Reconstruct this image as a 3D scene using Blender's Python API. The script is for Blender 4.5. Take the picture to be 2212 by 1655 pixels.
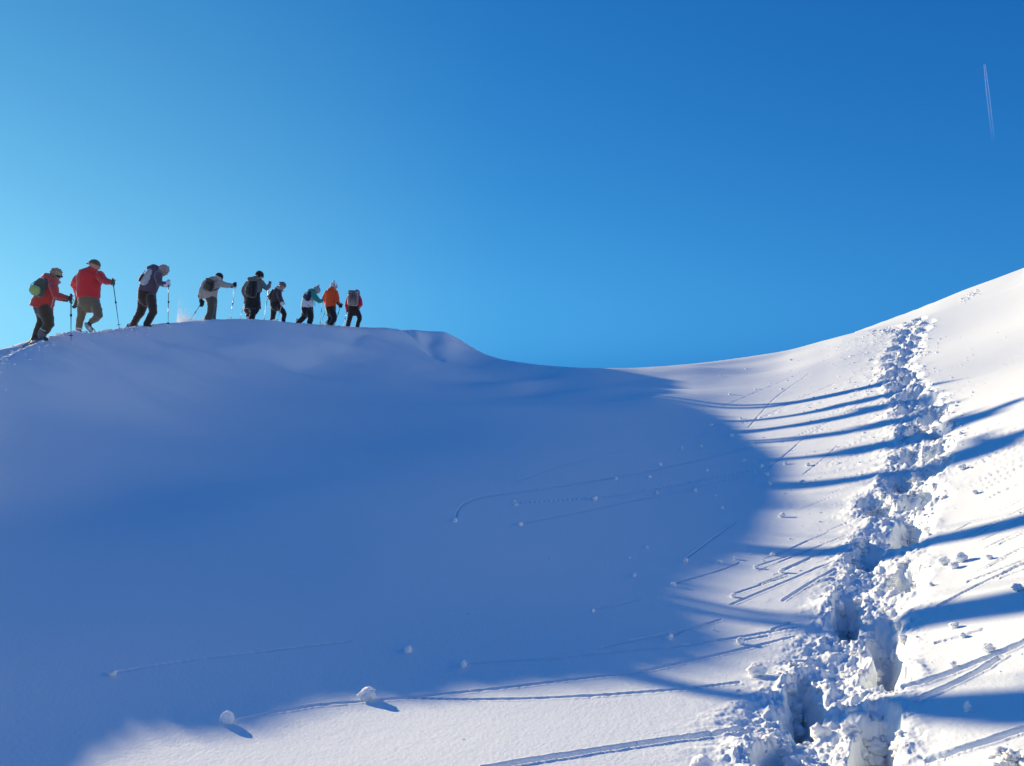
import bpy, math, random, time
import numpy as np
from mathutils import Vector, Matrix, Quaternion

T0 = time.time()
random.seed(7)
rng = np.random.default_rng(11)
for o in list(bpy.data.objects):
    bpy.data.objects.remove(o)
SC = bpy.context.scene
COL = SC.collection

# ------------------------------------------------------------------ camera
EYE = 1.65                      # eye height above the snow under the photographer
FPX, CX, CY = 1750.0, 1106.0, 827.5   # focal length and centre for a 2212 px wide picture
cam_d = bpy.data.cameras.new('camera')
cam = bpy.data.objects.new('camera', cam_d)
COL.objects.link(cam)
cam.location = (0, 0, EYE)
cam.rotation_euler = (math.radians(90), 0, 0)
cam_d.sensor_width = 36.0
cam_d.lens = 36.0 * FPX / 2212.0
cam_d.clip_start = 0.05
cam_d.clip_end = 120000.0
SC.camera = cam

# ------------------------------------------------------------------ sun, sky, exposure
SUNV = Vector((-1581.0, 1750.0, 409.5)).normalized()      # towards the sun
SUN_EL = math.asin(SUNV.z)
SUN_AZ = math.atan2(SUNV.x, SUNV.y)                        # from +Y, clockwise positive
sun_d = bpy.data.lights.new('sun', 'SUN')
sun_d.energy = 3.9
sun_d.angle = math.radians(0.53)
sun_d.color = (1.0, 0.825, 0.53)
sun = bpy.data.objects.new('sun', sun_d)
COL.objects.link(sun)
sun.rotation_euler = (-SUNV).to_track_quat('-Z', 'Y').to_euler()
sun.location = (0, 0, 50)

world = bpy.data.worlds.new('World')
SC.world = world
world.use_nodes = True
wn, wl = world.node_tree.nodes, world.node_tree.links
wn.clear()
w_out = wn.new('ShaderNodeOutputWorld')
w_bg = wn.new('ShaderNodeBackground')
w_sky = wn.new('ShaderNodeTexSky')
w_sky.sky_type = 'NISHITA'
w_sky.sun_disc = False
w_sky.sun_elevation = SUN_EL
w_sky.sun_rotation = SUN_AZ
w_sky.altitude = 2600.0
w_sky.air_density = 1.0
w_sky.dust_density = 1.2
w_sky.ozone_density = 2.2
EXPO = 0.93
w_bg.inputs['Strength'].default_value = 0.10
w_sep = wn.new('ShaderNodeSeparateColor'); w_com = wn.new('ShaderNodeCombineColor')
def wmath(op, a, b):
    n = wn.new('ShaderNodeMath'); n.operation = op
    for i, q in enumerate((a, b)):
        if isinstance(q, (int, float)): n.inputs[i].default_value = q
        else: wl.new(q, n.inputs[i])
    return n.outputs[0]
wl.new(w_sky.outputs[0], w_sep.inputs[0])
# thin, deep blue high-altitude air: the three channels follow the brightness of the sky texture's blue
_b = wmath('MULTIPLY', wmath('POWER', wmath('MULTIPLY', w_sep.outputs['Blue'], 0.10), 0.498), 1.009)
w_tc = wn.new('ShaderNodeTexCoord')
w_dot = wn.new('ShaderNodeVectorMath'); w_dot.operation = 'DOT_PRODUCT'; w_dot.inputs[1].default_value = SUNV
wl.new(w_tc.outputs['Generated'], w_dot.inputs[0])
w_mr = wn.new('ShaderNodeMapRange'); w_mr.interpolation_type = 'SMOOTHSTEP'        # aureole: whiter air round the sun
w_mr.inputs['From Min'].default_value = 0.72; w_mr.inputs['From Max'].default_value = 0.985
wl.new(w_dot.outputs['Value'], w_mr.inputs['Value'])
_s = w_mr.outputs[0]
_g = wmath('MULTIPLY', wmath('MULTIPLY', wmath('POWER', _b, 1.9), 0.566), wmath('ADD', wmath('MULTIPLY', _s, 0.17), 0.925))
_r = wmath('MULTIPLY', wmath('MULTIPLY', wmath('POWER', _b, 3.2), 0.151), wmath('ADD', wmath('MULTIPLY', _s, 0.62), 0.80))
_k = 1.035 / (0.10 * 2 ** EXPO)
_b = wmath('MULTIPLY', _b, 0.925)
for _i, _q in ((0, _r), (1, _g), (2, _b)): wl.new(wmath('MULTIPLY', _q, _k), w_com.inputs[_i])
wl.new(w_com.outputs[0], w_bg.inputs['Color'])
wl.new(w_bg.outputs[0], w_out.inputs['Surface'])

SC.view_settings.view_transform = 'Standard'
SC.view_settings.look = 'None'
SC.view_settings.gamma = 1.0
SC.view_settings.use_curve_mapping = False
SC.view_settings.exposure = EXPO
SC.render.engine = 'CYCLES'
SC.cycles.max_bounces = 8
SC.cycles.diffuse_bounces = 4
SC.cycles.transparent_max_bounces = 12

# ------------------------------------------------------------------ small helpers
def P(px, py, D):
    """A point seen at pixel (px, py) of a 2212 px wide view, D metres ahead; relative to the eye."""
    return np.array(((px - CX) / FPX * D, D, (CY - py) / FPX * D))
def W(px, py, D):
    p = P(px, py, D)
    return Vector((p[0], p[1], p[2] + EYE))
K = 2212.0 / 2560.0
def S(sx, sy, D):
    return W(sx * K, sy * K, D)

def node(nt, kind, **kw):
    n = nt.nodes.new(kind)
    for k, v in kw.items():
        if k in n.inputs: n.inputs[k].default_value = v
        else: setattr(n, k, v)
    return n
_mats = {}
def mat(name, col, rough=0.85, noise=0.12, scale=40.0, bump=0.0, metal=0.0, spec=0.25, sheen=0.0):
    if name in _mats: return _mats[name]
    m = bpy.data.materials.new(name); m.use_nodes = True
    nt = m.node_tree; b = nt.nodes['Principled BSDF']
    tc = node(nt, 'ShaderNodeTexCoord')
    nz = node(nt, 'ShaderNodeTexNoise', Scale=scale, Detail=4.0, Roughness=0.6)
    nt.links.new(tc.outputs['Object'], nz.inputs['Vector'])
    mx = node(nt, 'ShaderNodeMix', data_type='RGBA')
    c = np.array(col[:3])
    mx.inputs['A'].default_value = (*(c * (1 - noise)), 1)
    mx.inputs['B'].default_value = (*np.clip(c * (1 + noise) + noise * 0.01, 0, 1), 1)
    nt.links.new(nz.outputs['Fac'], mx.inputs['Factor'])
    nt.links.new(mx.outputs['Result'], b.inputs['Base Color'])
    b.inputs['Roughness'].default_value = rough
    b.inputs['Metallic'].default_value = metal
    b.inputs['Specular IOR Level'].default_value = spec
    if sheen: b.inputs['Sheen Weight'].default_value = sheen
    if bump:
        bp = node(nt, 'ShaderNodeBump', Strength=0.6, Distance=bump)
        nt.links.new(nz.outputs['Fac'], bp.inputs['Height'])
        nt.links.new(bp.outputs['Normal'], b.inputs['Normal'])
    _mats[name] = m
    return m

def tag(o, label=None, cat=None, group=None, kind=None):
    if label: o['label'] = label
    if cat: o['category'] = cat
    if group: o['group'] = group
    if kind: o['kind'] = kind
    return o

def link_mesh(name, V, F, m, parent=None, smooth=True):
    me = bpy.data.meshes.new(name)
    me.from_pydata([tuple(v) for v in V], [], [tuple(f) for f in F])
    if smooth: me.polygons.foreach_set('use_smooth', [True] * len(me.polygons))
    me.update()
    o = bpy.data.objects.new(name, me)
    if m is not None: me.materials.append(m)
    COL.objects.link(o)
    if parent is not None: o.parent = parent
    return o

# ------------------------------------------------------------------ noise
_perm = rng.permutation(4096)
_gx = np.cos(np.arange(4096) * 2.399963); _gy = np.sin(np.arange(4096) * 2.399963)
def gnoise(x, y, seed=0):
    xi = np.floor(x).astype(np.int64); yi = np.floor(y).astype(np.int64)
    fx = x - xi; fy = y - yi
    def g(ix, iy, dx, dy):
        h = _perm[(_perm[(ix + seed * 131) & 4095] + iy) & 4095]
        return _gx[h] * dx + _gy[h] * dy
    u = fx * fx * fx * (fx * (fx * 6 - 15) + 10); v = fy * fy * fy * (fy * (fy * 6 - 15) + 10)
    a = g(xi, yi, fx, fy); b = g(xi + 1, yi, fx - 1, fy)
    c = g(xi, yi + 1, fx, fy - 1); d = g(xi + 1, yi + 1, fx - 1, fy - 1)
    return (a + u * (b - a)) + v * ((c + u * (d - c)) - (a + u * (b - a)))
def fbm(x, y, f, octv, seed=0, gain=0.5, ridged=False):
    s = 0; a = 1.0
    for i in range(octv):
        n = gnoise(x * f, y * f, seed + i)
        if ridged: n = 0.5 - np.abs(n) * 1.6
        s = s + a * n; a *= gain; f *= 2.07
    return s
def sstep(a, b, x):
    t = np.clip((x - a) / (b - a), 0, 1)
    return t * t * (3 - 2 * t)
def spl(xs, ys, x):
    """smooth (Catmull-Rom style) 1-D interpolation, linear outside"""
    xs = np.asarray(xs, float); ys = np.asarray(ys, float)
    d = np.diff(ys) / np.diff(xs); m = np.concatenate(([d[0]], np.where(d[1:] * d[:-1] > 0, 2 * d[1:] * d[:-1] / np.where(np.abs(d[1:] + d[:-1]) < 1e-12, 1, d[1:] + d[:-1]), 0), [d[-1]]))
    x = np.asarray(x, float)
    i = np.clip(np.searchsorted(xs, x) - 1, 0, len(xs) - 2)
    h = xs[i + 1] - xs[i]; t = np.clip((x - xs[i]) / h, 0, 1)
    return ((2*t**3 - 3*t**2 + 1) * ys[i] + (t**3 - 2*t**2 + t) * h * m[i]
            + (-2*t**3 + 3*t**2) * ys[i + 1] + (t**3 - t**2) * h * m[i + 1])

# ------------------------------------------------------------------ terrain: control points
# crest of the shaded bank, the saddle and the near edge of the lit slope (px, py, metres ahead)
CREST = [(-257, 850, 9.7), (-120, 804, 12.0), (0, 771, 14.2), (86, 741, 15.7), (153, 726, 17.3), (205, 717, 18.9), (259, 711, 20.2),
         (300, 707, 21.3), (341, 702, 22.7), (409, 695.6, 24.8), (464, 691.4, 26.1), (529, 689.6, 27.2), (572, 692, 28.0),
         (618, 696, 29.3), (657, 699, 30.3), (705, 702, 31.4), (795, 707, 33.6), (887, 712.5, 35.6), (935, 716, 36.6),
         (962, 719, 37.0), (989, 731, 37.4), (1017, 748.5, 37.0), (1035, 759.7, 36.3), (1080, 775, 34.9), (1123, 782.5, 33.6), (1170, 788.5, 32.4),
         (1230, 793, 31.2), (1290, 795.5, 30.6), (1350, 795, 31.3), (1430, 791, 32.8), (1500, 785, 34.0), (1560, 778, 34.8),
         (1640, 767, 35.2), (1700, 757, 35.4), (1780, 735.5, 35.0), (1814, 726.5, 34.2), (1869, 713, 33.0), (1943, 697, 31.8),
         (2034, 669, 30.4), (2120, 643, 29.6), (2212, 609, 28.8), (2400, 512, 28.5), (2700, 405, 29.0)]  # right end lies out of view, raised along with RIGHT for bounced light
cth = [math.atan2(px - CX, FPX) for px, py, D in CREST]
crr = [D for px, py, D in CREST]                          # forward distance
cvv = [(CY - py) / FPX for px, py, D in CREST]
# crest outside the picture, as world points relative to the eye (x, y, z)
LEFT = [(-3.2, -9.0, -1.4), (-4.3, -5.0, -1.2), (-5.2, -1.0, -0.8), (-5.9, 3.0, -0.52), (-6.7, 6.5, -0.30)]
RIGHT = [(30.0, 17.0, 11.5), (32.0, 5.0, 13.0), (27.0, -9.0, 11.5), (10.0, -20.0, 4.0)]  # unseen hillside, raised so it bounces sunlight onto the shaded bank
def polar(p): return math.atan2(p[0], p[1]), math.hypot(p[0], p[1]), p[2]
cp = [polar(p) for p in LEFT] + [polar(P(*c)) for c in CREST] + [polar(p) for p in RIGHT]
cp = [(a if a > -math.pi * 0.98 else a + 2 * math.pi, r, z) for a, r, z in cp]
cp.sort()
CA = np.array([c[0] for c in cp]); CR = np.array([c[1] for c in cp]); CZ = np.array([c[2] for c in cp])
CA = np.concatenate(([CA[-1] - 2 * math.pi], CA, [CA[0] + 2 * math.pi]))
CR = np.concatenate(([CR[-1]], CR, [CR[0]])); CZ = np.concatenate(([CZ[-1]], CZ, [CZ[0]]))

ctl = [tuple(P(*c)) for c in CREST] + LEFT + RIGHT
# a little outside the crest the inner surface goes on rising, so that the two sheets cross at the crest
for a, r, z in cp:
    for k, up in ((1.5, 0.42), (4.0, 1.1)):
        f = 1.0 if a < -0.02 else 0.75
        ctl.append(((r + k) * math.sin(a), (r + k) * math.cos(a), z + max(z, 0) / r * k + up * f))
# shadow line: each point of it lies on the sun ray through the crest point that throws it
SH = np.array((1581.0, -1750.0, -409.5)) / 1750.0          # along the rays, away from the sun
TERM = [(-40, 1700, 3.275), (60, 1678, 3.397), (150, 1655, 3.547), (300, 1617, 3.865), (480, 1577, 4.105), (600, 1545, 4.328), (720, 1516, 4.61), (860, 1482, 4.872), (1000, 1460, 5.016),
        (1150, 1443, 5.097), (1290, 1412, 5.278), (1395, 1368, 5.645), (1516, 1300, 6.404), (1612, 1205, 7.823), (1648, 1145, 8.992), (1688, 1075, 10.704), (1700, 1030, 11.881),
        (1668, 975, 14.039), (1610, 931, 16.953), (1530, 880, 20.72), (1470, 848, 23.731)]
def crest_for(px, py):
    """crest point whose shadow falls at that pixel: walk from the pixel towards the sun's vanishing point"""
    sx, sy = CX - 1581, CY - 409.5
    for t in np.linspace(0.98, 0, 900):
        x = px + (sx - px) * t; y = py + (sy - py) * t
        a = math.atan2(x - CX, FPX); r = float(np.interp(a, CA0, CR0)); z = float(np.interp(a, CA0, CZ0))
        if CY - y < z / (r * math.cos(a)) * FPX: return (r * math.sin(a), r * math.cos(a), z)
    return None
CA0 = np.array([c[0] for c in cp]); CR0 = np.array([c[1] for c in cp]); CZ0 = np.array([c[2] for c in cp])
for n, (px, py, D) in enumerate(TERM):
    t = P(px, py, D); ctl.append(tuple(t))
    if n % 2: continue
    c = crest_for(px, py)
    if c is None or px > 1480: pass
    if c is None: continue
    c = np.array(c)
    L = np.linalg.norm((c - t)[:2]); h = 1.0 * L / 14.0
    for f, g in ((0.12, 0.55), (0.30, 0.98), (0.55, 0.80), (0.80, 0.34)):
        q = c + (t - c) * f
        ctl.append((q[0], q[1], q[2] - h * g))
# open ground
for c in [(1106, 1655, 3.5), (1500, 1655, 3.42),
          (2212, 935, 9.3), (2212, 860, 10.8), (2212, 1130, 6.4), (2212, 1310, 4.6), (2212, 1475, 3.6), (2212, 1655, 2.9), (2212, 770, 15.5), (2212, 690, 21.5),
          (1870, 838, 18), (2010, 955, 11), (1975, 832, 16), (1950, 790, 20.5), (1975, 745, 25),
          (1960, 1150, 7.7), (1880, 1400, 4.9), (1820, 1655, 3.3),
          (1000, 878, 21), (1000, 866, 24), (1000, 850, 27), (1000, 826, 30), (1000, 788, 34), (1150, 881, 21), (1150, 869, 24), (1150, 848, 28), (1150, 822, 31),
          (1230, 871, 23), (1230, 846, 26.5), (1230, 818, 29.4), (1300, 883, 21), (1300, 868, 23.5), (1300, 841, 26.8), (1300, 813, 29), (1400, 858, 22.5), (1400, 840, 26), (1400, 820, 28.4), (1400, 803, 30.4), (1450, 829, 27.0), (1450, 803, 30.0),
          (1500, 846, 24), (1500, 817, 28), (1500, 796, 31.4),
          (1650, 862, 21), (1650, 830, 25), (1650, 807, 29), (1650, 784, 33), (1800, 775, 27), (1800, 748, 31)]:
    ctl.append(tuple(P(*c)))
ctl += [(0, 0, -1.67), (1.6, 0.3, -1.4), (-2, 0, -1.62), (6, 3, -0.1), (11, 4, 1.6), (14, 11, 3.0), (17, 18, 4.0), (5, -5, -0.6), (14, -5, 2.6), (0, -6, -1.75), (2, -12, -1.5)]
ctl = np.array(ctl, float)

def tps_fit(pts, lam=0.02):
    n = len(pts); X = pts[:, :2] / 10.0
    d = np.sqrt(((X[:, None] - X[None]) ** 2).sum(-1)) ** 3
    A = np.zeros((n + 3, n + 3)); A[:n, :n] = d + lam * 1e-2 * np.eye(n)
    A[:n, n] = 1; A[:n, n + 1:] = X; A[n, :n] = 1; A[n + 1:, :n] = X.T
    b = np.zeros(n + 3); b[:n] = pts[:, 2]
    return X, np.linalg.solve(A, b)
TX, TW = tps_fit(ctl)
def inner(x, y):
    x = np.asarray(x, float) / 10.0; y = np.asarray(y, float) / 10.0
    s = TW[-3] + TW[-2] * x + TW[-1] * y
    for i in range(len(TX)):
        dx = x - TX[i, 0]; dy = y - TX[i, 1]
        q = dx * dx + dy * dy
        s = s + TW[i] * q * np.sqrt(q)
    return s

# outer skyline where it differs from the near edge: height above the near sight line (in v = z / forward distance)
def sky_v(px):
    left = np.interp(px, [-300, 0, 50, 86, 105, 130, 153, 170], [862, 748, 739, 735, 730, 727, 725, 900])
    right = np.interp(px, [1700, 1869, 1924, 1979, 2034, 2089, 2134, 2212, 2400, 2700], [775, 713.2, 692, 671, 649, 627, 610, 581, 480, 340])
    return (CY - left) / FPX, (CY - right) / FPX

def smin(a, b, k):
    h = np.clip(k - np.abs(a - b), 0, None) / k
    return np.minimum(a, b) - h * h * k * 0.25

def base_height(th, r, x, y, raw=False):
    """eye-relative height of the undisturbed snow; arrays broadcast alike"""
    rc = spl(CA, CR, th); zc = spl(CA, CZ, th)
    inn = inner(x, y)
    dr = r - rc
    cs = np.cos(th); px = CX + FPX * np.tan(np.clip(th, -1.2, 1.2))
    front = np.abs(th) < 1.2
    # back side knots
    wl = (1 - sstep(120, 175, px)) * np.where(front, 1, 0)      # trampled lane behind the edge at the left
    wr = sstep(1780, 1850, px) * np.where(front, 1, 0)          # second swell behind the lit slope
    vl, vr = sky_v(px)
    # generic back: short level shoulder then a fall
    shoulder = np.where(px < 900, 1.4, 0.5)
    gen = zc - 0.02 * dr - 0.20 * np.clip(dr - shoulder, 0, 60) - 0.32 * np.clip(dr - 8, 0, 150) - 0.10 * np.clip(dr, -100, 0)
    gen = np.where(dr > 150, gen, gen)
    rf = r * cs                                                # forward distance
    lt = np.where(dr < 2.4, zc + 0.35 * np.abs(np.clip(dr, -9, 0)) * 0.3 + (vl * (rc + 2.4) * cs - zc) * sstep(0.9, 2.4, dr) - 0.05 * sstep(0.0, 0.5, dr) * (1 - sstep(0.9, 1.6, dr)),
                  vl * (rc + 2.4) * cs - 0.25 * (dr - 2.4))
    lt = np.where(np.isfinite(lt), lt, gen)
    vc = zc / (rc * cs)
    z3 = vc * (rc + 3) * cs - 0.25; z9 = vr * (rc + 9) * cs
    rt = np.where(dr < 3, zc + (z3 - zc) * dr / 3 , z3 + (z9 - z3) * np.clip((dr - 3) / 6, 0, 1)) - 0.1 * np.clip(dr - 9, 0, 60) - 0.25 * np.clip(dr - 18, 0, 150)
    out = gen * (1 - wl) * (1 - wr) + lt * wl + rt * wr * (1 - wl)
    k = np.interp(px, [-300, 400, 700, 930, 960, 1000, 1040, 1150, 1300, 1400, 1800, 2000], [0.12, 0.16, 0.22, 0.22, 0.12, 0.12, 0.14, 0.14, 0.14, 0.4, 0.45, 0.25])
    z = smin(inn, out, k)
    z = np.where(dr > 60, np.minimum(z, -12 - 0.02 * (r - rc)), z)
    return z
# ------------------------------------------------------------------ terrain grid (polar about the photographer: cells shrink with distance)
half = math.radians(35.0)
NT = 1120
th = np.concatenate((np.linspace(-math.pi, -math.radians(80), 40)[:-1], np.linspace(-math.radians(80), -half, 110)[:-1], np.linspace(-half, half, NT), np.linspace(half, math.pi, 70)[1:]))
def rows():
    r = [0.4]
    while r[-1] < 2.3: r.append(r[-1] * 1.12)
    while r[-1] < 62: r.append(r[-1] * (1 + float(np.interp(r[-1], [2.3, 5, 10, 20, 35, 45, 62], [.0023, .0029, .0040, .0048, .0048, .008, .02]))))
    while r[-1] < 6000: r.append(r[-1] * 1.18)
    return np.array(r)
rr = rows()
TH, RR = np.meshgrid(th, rr)            # rows: radius
GX, GY = RR * np.sin(TH), RR * np.cos(TH)
NR, NC = TH.shape
# base sheet evaluated on a thinned grid, then interpolated
def base_grid(thv, rv):
    a, b = np.meshgrid(thv, rv)
    return base_height(a, b, b * np.sin(a), b * np.cos(a))
Z = base_grid(th, rr)
# bring the silhouette exactly to the crest line (per column, smoothly)
TGT = spl(CA, CZ, th) / (spl(CA, CR, th) * np.cos(th))
front = np.abs(th) < math.radians(50)
rc_c = spl(CA, CR, th)
near = (RR <= (rc_c + 1.8)[None]) & (RR > (rc_c * 0.6)[None])
vv = np.where(near, Z / np.maximum(GY, 0.01), -9)
# exclude the lane rim / second swell: only look up to just behind the crest
vm = vv.max(axis=0)
dv = np.where(front, TGT - vm, 0)
ker = np.exp(-np.linspace(-2, 2, 21) ** 2); ker /= ker.sum()
dv_s = np.convolve(np.pad(dv, 10, mode='edge'), ker, mode='valid')
dv_s = np.convolve(np.pad(dv_s, 10, mode='edge'), ker, mode='valid')
dv_l = dv.copy()
for _ in range(6): dv_l = np.convolve(np.pad(dv_l, 10, mode='edge'), ker, mode='valid')
wl_ = 1 - sstep(math.atan((230 - CX) / FPX), math.atan((420 - CX) / FPX), th)
dv = dv * (1 - wl_) + dv_l * wl_
dv = np.where(th > math.radians(-1.0), dv_s, np.convolve(np.pad(dv, 10, mode='edge'), ker, mode='valid'))
CORR = dv
wgt = sstep(0.45, 0.95, RR / rc_c[None]) 
Z = Z + dv[None] * GY * wgt

def ground(x, y):
    """eye-relative height of the grid surface at (x, y), bilinear"""
    a = math.atan2(x, y); r = math.hypot(x, y)
    j = int(np.clip(np.searchsorted(th, a) - 1, 0, NC - 2)); i = int(np.clip(np.searchsorted(rr, r) - 1, 0, NR - 2))
    fa = (a - th[j]) / (th[j+1] - th[j]); fr = (r - rr[i]) / (rr[i+1] - rr[i])
    return ((Z[i, j] * (1-fa) + Z[i, j+1] * fa) * (1-fr) + (Z[i+1, j] * (1-fa) + Z[i+1, j+1] * fa) * fr)
def hit(px, py, dmax=70):
    """where the view ray of a pixel meets the snow -> (x, y) and forward distance"""
    u = (px - CX) / FPX; v = (CY - py) / FPX
    a = math.atan(u); j = int(np.clip(np.searchsorted(th, a) - 1, 0, NC - 2)); fa = (a - th[j]) / (th[j+1] - th[j])
    col = Z[:, j] * (1-fa) + Z[:, j+1] * fa
    yy = rr * math.cos(a)
    g = col - v * yy
    idx = np.where((g[1:] >= 0) & (g[:-1] < 0) & (yy[1:] < dmax) & (yy[1:] > 1.0))[0]
    if len(idx) == 0: return None
    i = idx[0]; f = -g[i] / (g[i+1] - g[i]); D = yy[i] + (yy[i+1] - yy[i]) * f
    return u * D, D
Z0 = Z.copy()
# ------------------------------------------------------------------ relief: drifts, grooves, postholes
RS = RR.astype(np.float64)
jf0, jf1 = int(np.searchsorted(th, -half)), int(np.searchsorted(th, half))
def window(x, y, rad):
    a = math.atan2(x, y); r = math.hypot(x, y); da = rad / max(r, 0.5)
    j0 = max(int(np.searchsorted(th, a - da)) - 1, 0); j1 = min(int(np.searchsorted(th, a + da)) + 1, NC)
    i0 = max(int(np.searchsorted(rr, r - rad)) - 1, 0); i1 = min(int(np.searchsorted(rr, r + rad)) + 1, NR)
    return slice(i0, i1), slice(j0, j1)

# broad, faint undulation of the wind-packed surface
fade = sstep(2.0, 5.0, RR) * (1 - sstep(60, 80, RR))
Z += fade * 0.012 * fbm(GX, GY, 0.28, 3, seed=3)
rp = sstep(8, 16, RR) * (1 - sstep(60, 80, RR))
Z += rp * 0.006 * fbm(GX * 0.5 + GY * 0.9, GY * 0.35 - GX * 0.6, 1.1, 2, seed=9)

# wind-carved folds high on the shaded bank and on the cornice nose
def fold(px, py, px2, py2, width, amp, sharp=1.0):
    """a ridge (amp > 0) or hollow along the line between two pixels, width in metres"""
    a = hit(px, py); b = hit(px2, py2)
    if a is None or b is None: return
    (ax, ay), (bx, by) = a, b
    cx, cy = (ax + bx) / 2, (ay + by) / 2; L = math.hypot(bx - ax, by - ay)
    si, sj = window(cx, cy, L / 2 + width * 3)
    X = GX[si, sj]; Y = GY[si, sj]
    ux, uy = (bx - ax) / L, (by - ay) / L
    t = (X - ax) * ux + (Y - ay) * uy; n = -(X - ax) * uy + (Y - ay) * ux
    n = n + 0.25 * width * np.sin(t * 1.7) + 0.2 * width * gnoise(X * 1.5, Y * 1.5, 4)
    e = np.exp(-(np.clip(np.maximum(-t, t - L), 0, None) / (width * 1.5)) ** 2)
    prof = np.where(n > 0, np.exp(-(n / (width * sharp)) ** 2), np.exp(-(n / width) ** 2))
    Z[si, sj] += amp * e * prof
fold(800, 718, 655, 785, 0.55, -0.27, 2.2)
fold(830, 722, 720, 770, 0.5, 0.12, 1.5)
fold(886, 716, 900, 728, 0.35, -0.22, 0.6)
fold(930, 733, 943, 768, 0.42, -0.26, 0.5)
fold(962, 730, 968, 760, 0.35, 0.15, 1.6)
fold(985, 742, 1012, 752, 0.25, 0.10, 0.5)
fold(860, 722, 905, 727, 0.4, 0.06, 1.5)
fold(430, 745, 640, 742, 0.7, 0.06, 2.0)
fold(240, 742, 420, 733, 0.6, -0.12, 2.0)
fold(120, 815, 420, 760, 1.0, 0.12, 2.0)
fold(500, 752, 540, 745, 0.45, 0.07, 1.0)
# ripples on the upper bank
cr = rc_c[None]
up = np.exp(-((RR / cr - 0.90) / 0.09) ** 2) * (TH < 0.0) * (TH > -0.62)
Z += up * (0.055 * fbm(GX * 0.55 + GY * 0.2, GY * 0.9 - GX * 0.25, 0.9, 4, seed=21) + 0.012 * fbm(GX, GY, 4.0, 3, seed=27))
# trampled lane along the crest behind the edge
lane = np.exp(-((RR - cr - 0.9) / 0.75) ** 2) * (TH < math.atan((830 - CX) / FPX)) * (TH > -1.0)
lane = lane * (0.35 + 0.65 * (1 - sstep(math.atan((150 - CX) / FPX), math.atan((420 - CX) / FPX), TH)))
Z += lane * (0.055 * fbm(GX, GY, 1.3, 4, seed=31, ridged=True) - 0.02)
edge = np.exp(-((RR - cr + 0.02) / 0.22) ** 2) * (TH < math.atan((330 - CX) / FPX)) * (TH > -0.9)
Z += edge * 0.045 * fbm(GX, GY, 2.2, 4, seed=35)

# --- postholes: (px, py, half width px, half height px, depth m)
PITS = [(1694, 1640, 50, 70, .42), (1738, 1512, 46, 62, .40), (1833, 1325, 36, 58, .40), (1915, 1398, 45, 92, .42), (1888, 1592, 58, 88, .46),
        (1955, 1240, 40, 34, .34), (1965, 1135, 42, 38, .38), (1873, 1195, 36, 26, .34), (1893, 1092, 38, 24, .32), (1985, 1066, 42, 22, .32), (1945, 1036, 36, 20, .32),
        (2022, 1008, 40, 20, .34), (2028, 965, 36, 18, .32), (1966, 985, 28, 14, .30), (2038, 927, 30, 12, .30), (1983, 925, 28, 11, .30),
        (2020, 893, 28, 11, .30), (1965, 882, 24, 9, .30), (2012, 862, 25, 9, .28), (1963, 855, 22, 8, .28), (1987, 838, 22, 7, .28), (1945, 833, 20, 7, .28),
        (1968, 815, 19, 7, .28), (1932, 811, 17, 6, .28), (1962, 797, 18, 6, .28), (1928, 791, 16, 5.5, .28), (1958, 779, 17, 5.5, .28), (1925, 772, 15, 5, .28),
        (1965, 761, 16, 5, .28), (1937, 753, 14, 4.5, .28), (1974, 744, 15, 4.5, .28), (1948, 734, 13, 4, .28), (1985, 727, 14, 4.5, .28), (1960, 717, 12, 4, .28),
        (1996, 711, 13, 4, .28), (1972, 701, 11, 3.5, .26), (2004, 697, 12, 3.5, .26), (1988, 689, 11, 3, .24),
        (2205, 1668, 52, 34, .30)]
pit_w = []
for px, py, hw, hh, dep in PITS:
    c = hit(px, py); 
    if c is None: continue
    a = hit(px, min(py + hh, 1800)); b = hit(px, py - hh)
    if a is None: a = (c[0], c[1] - 0.4)
    if b is None: b = (c[0], c[1] + 0.4)
    ln = min(math.hypot(b[0] - a[0], b[1] - a[1]) / 2, 1.0); c = ((a[0] + b[0]) / 2, (a[1] + b[1]) / 2) if py + hh < 1660 else c
    far_ = float(np.interp(c[1], [10, 16], [1.0, 1.22]))
    pit_w.append((c[0], c[1], hw / FPX * c[1] * far_, ln * far_, dep))
path_w = [(p[0], p[1]) for p in pit_w[:-1]]
pits = np.zeros_like(Z); lump = np.zeros_like(Z)
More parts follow.
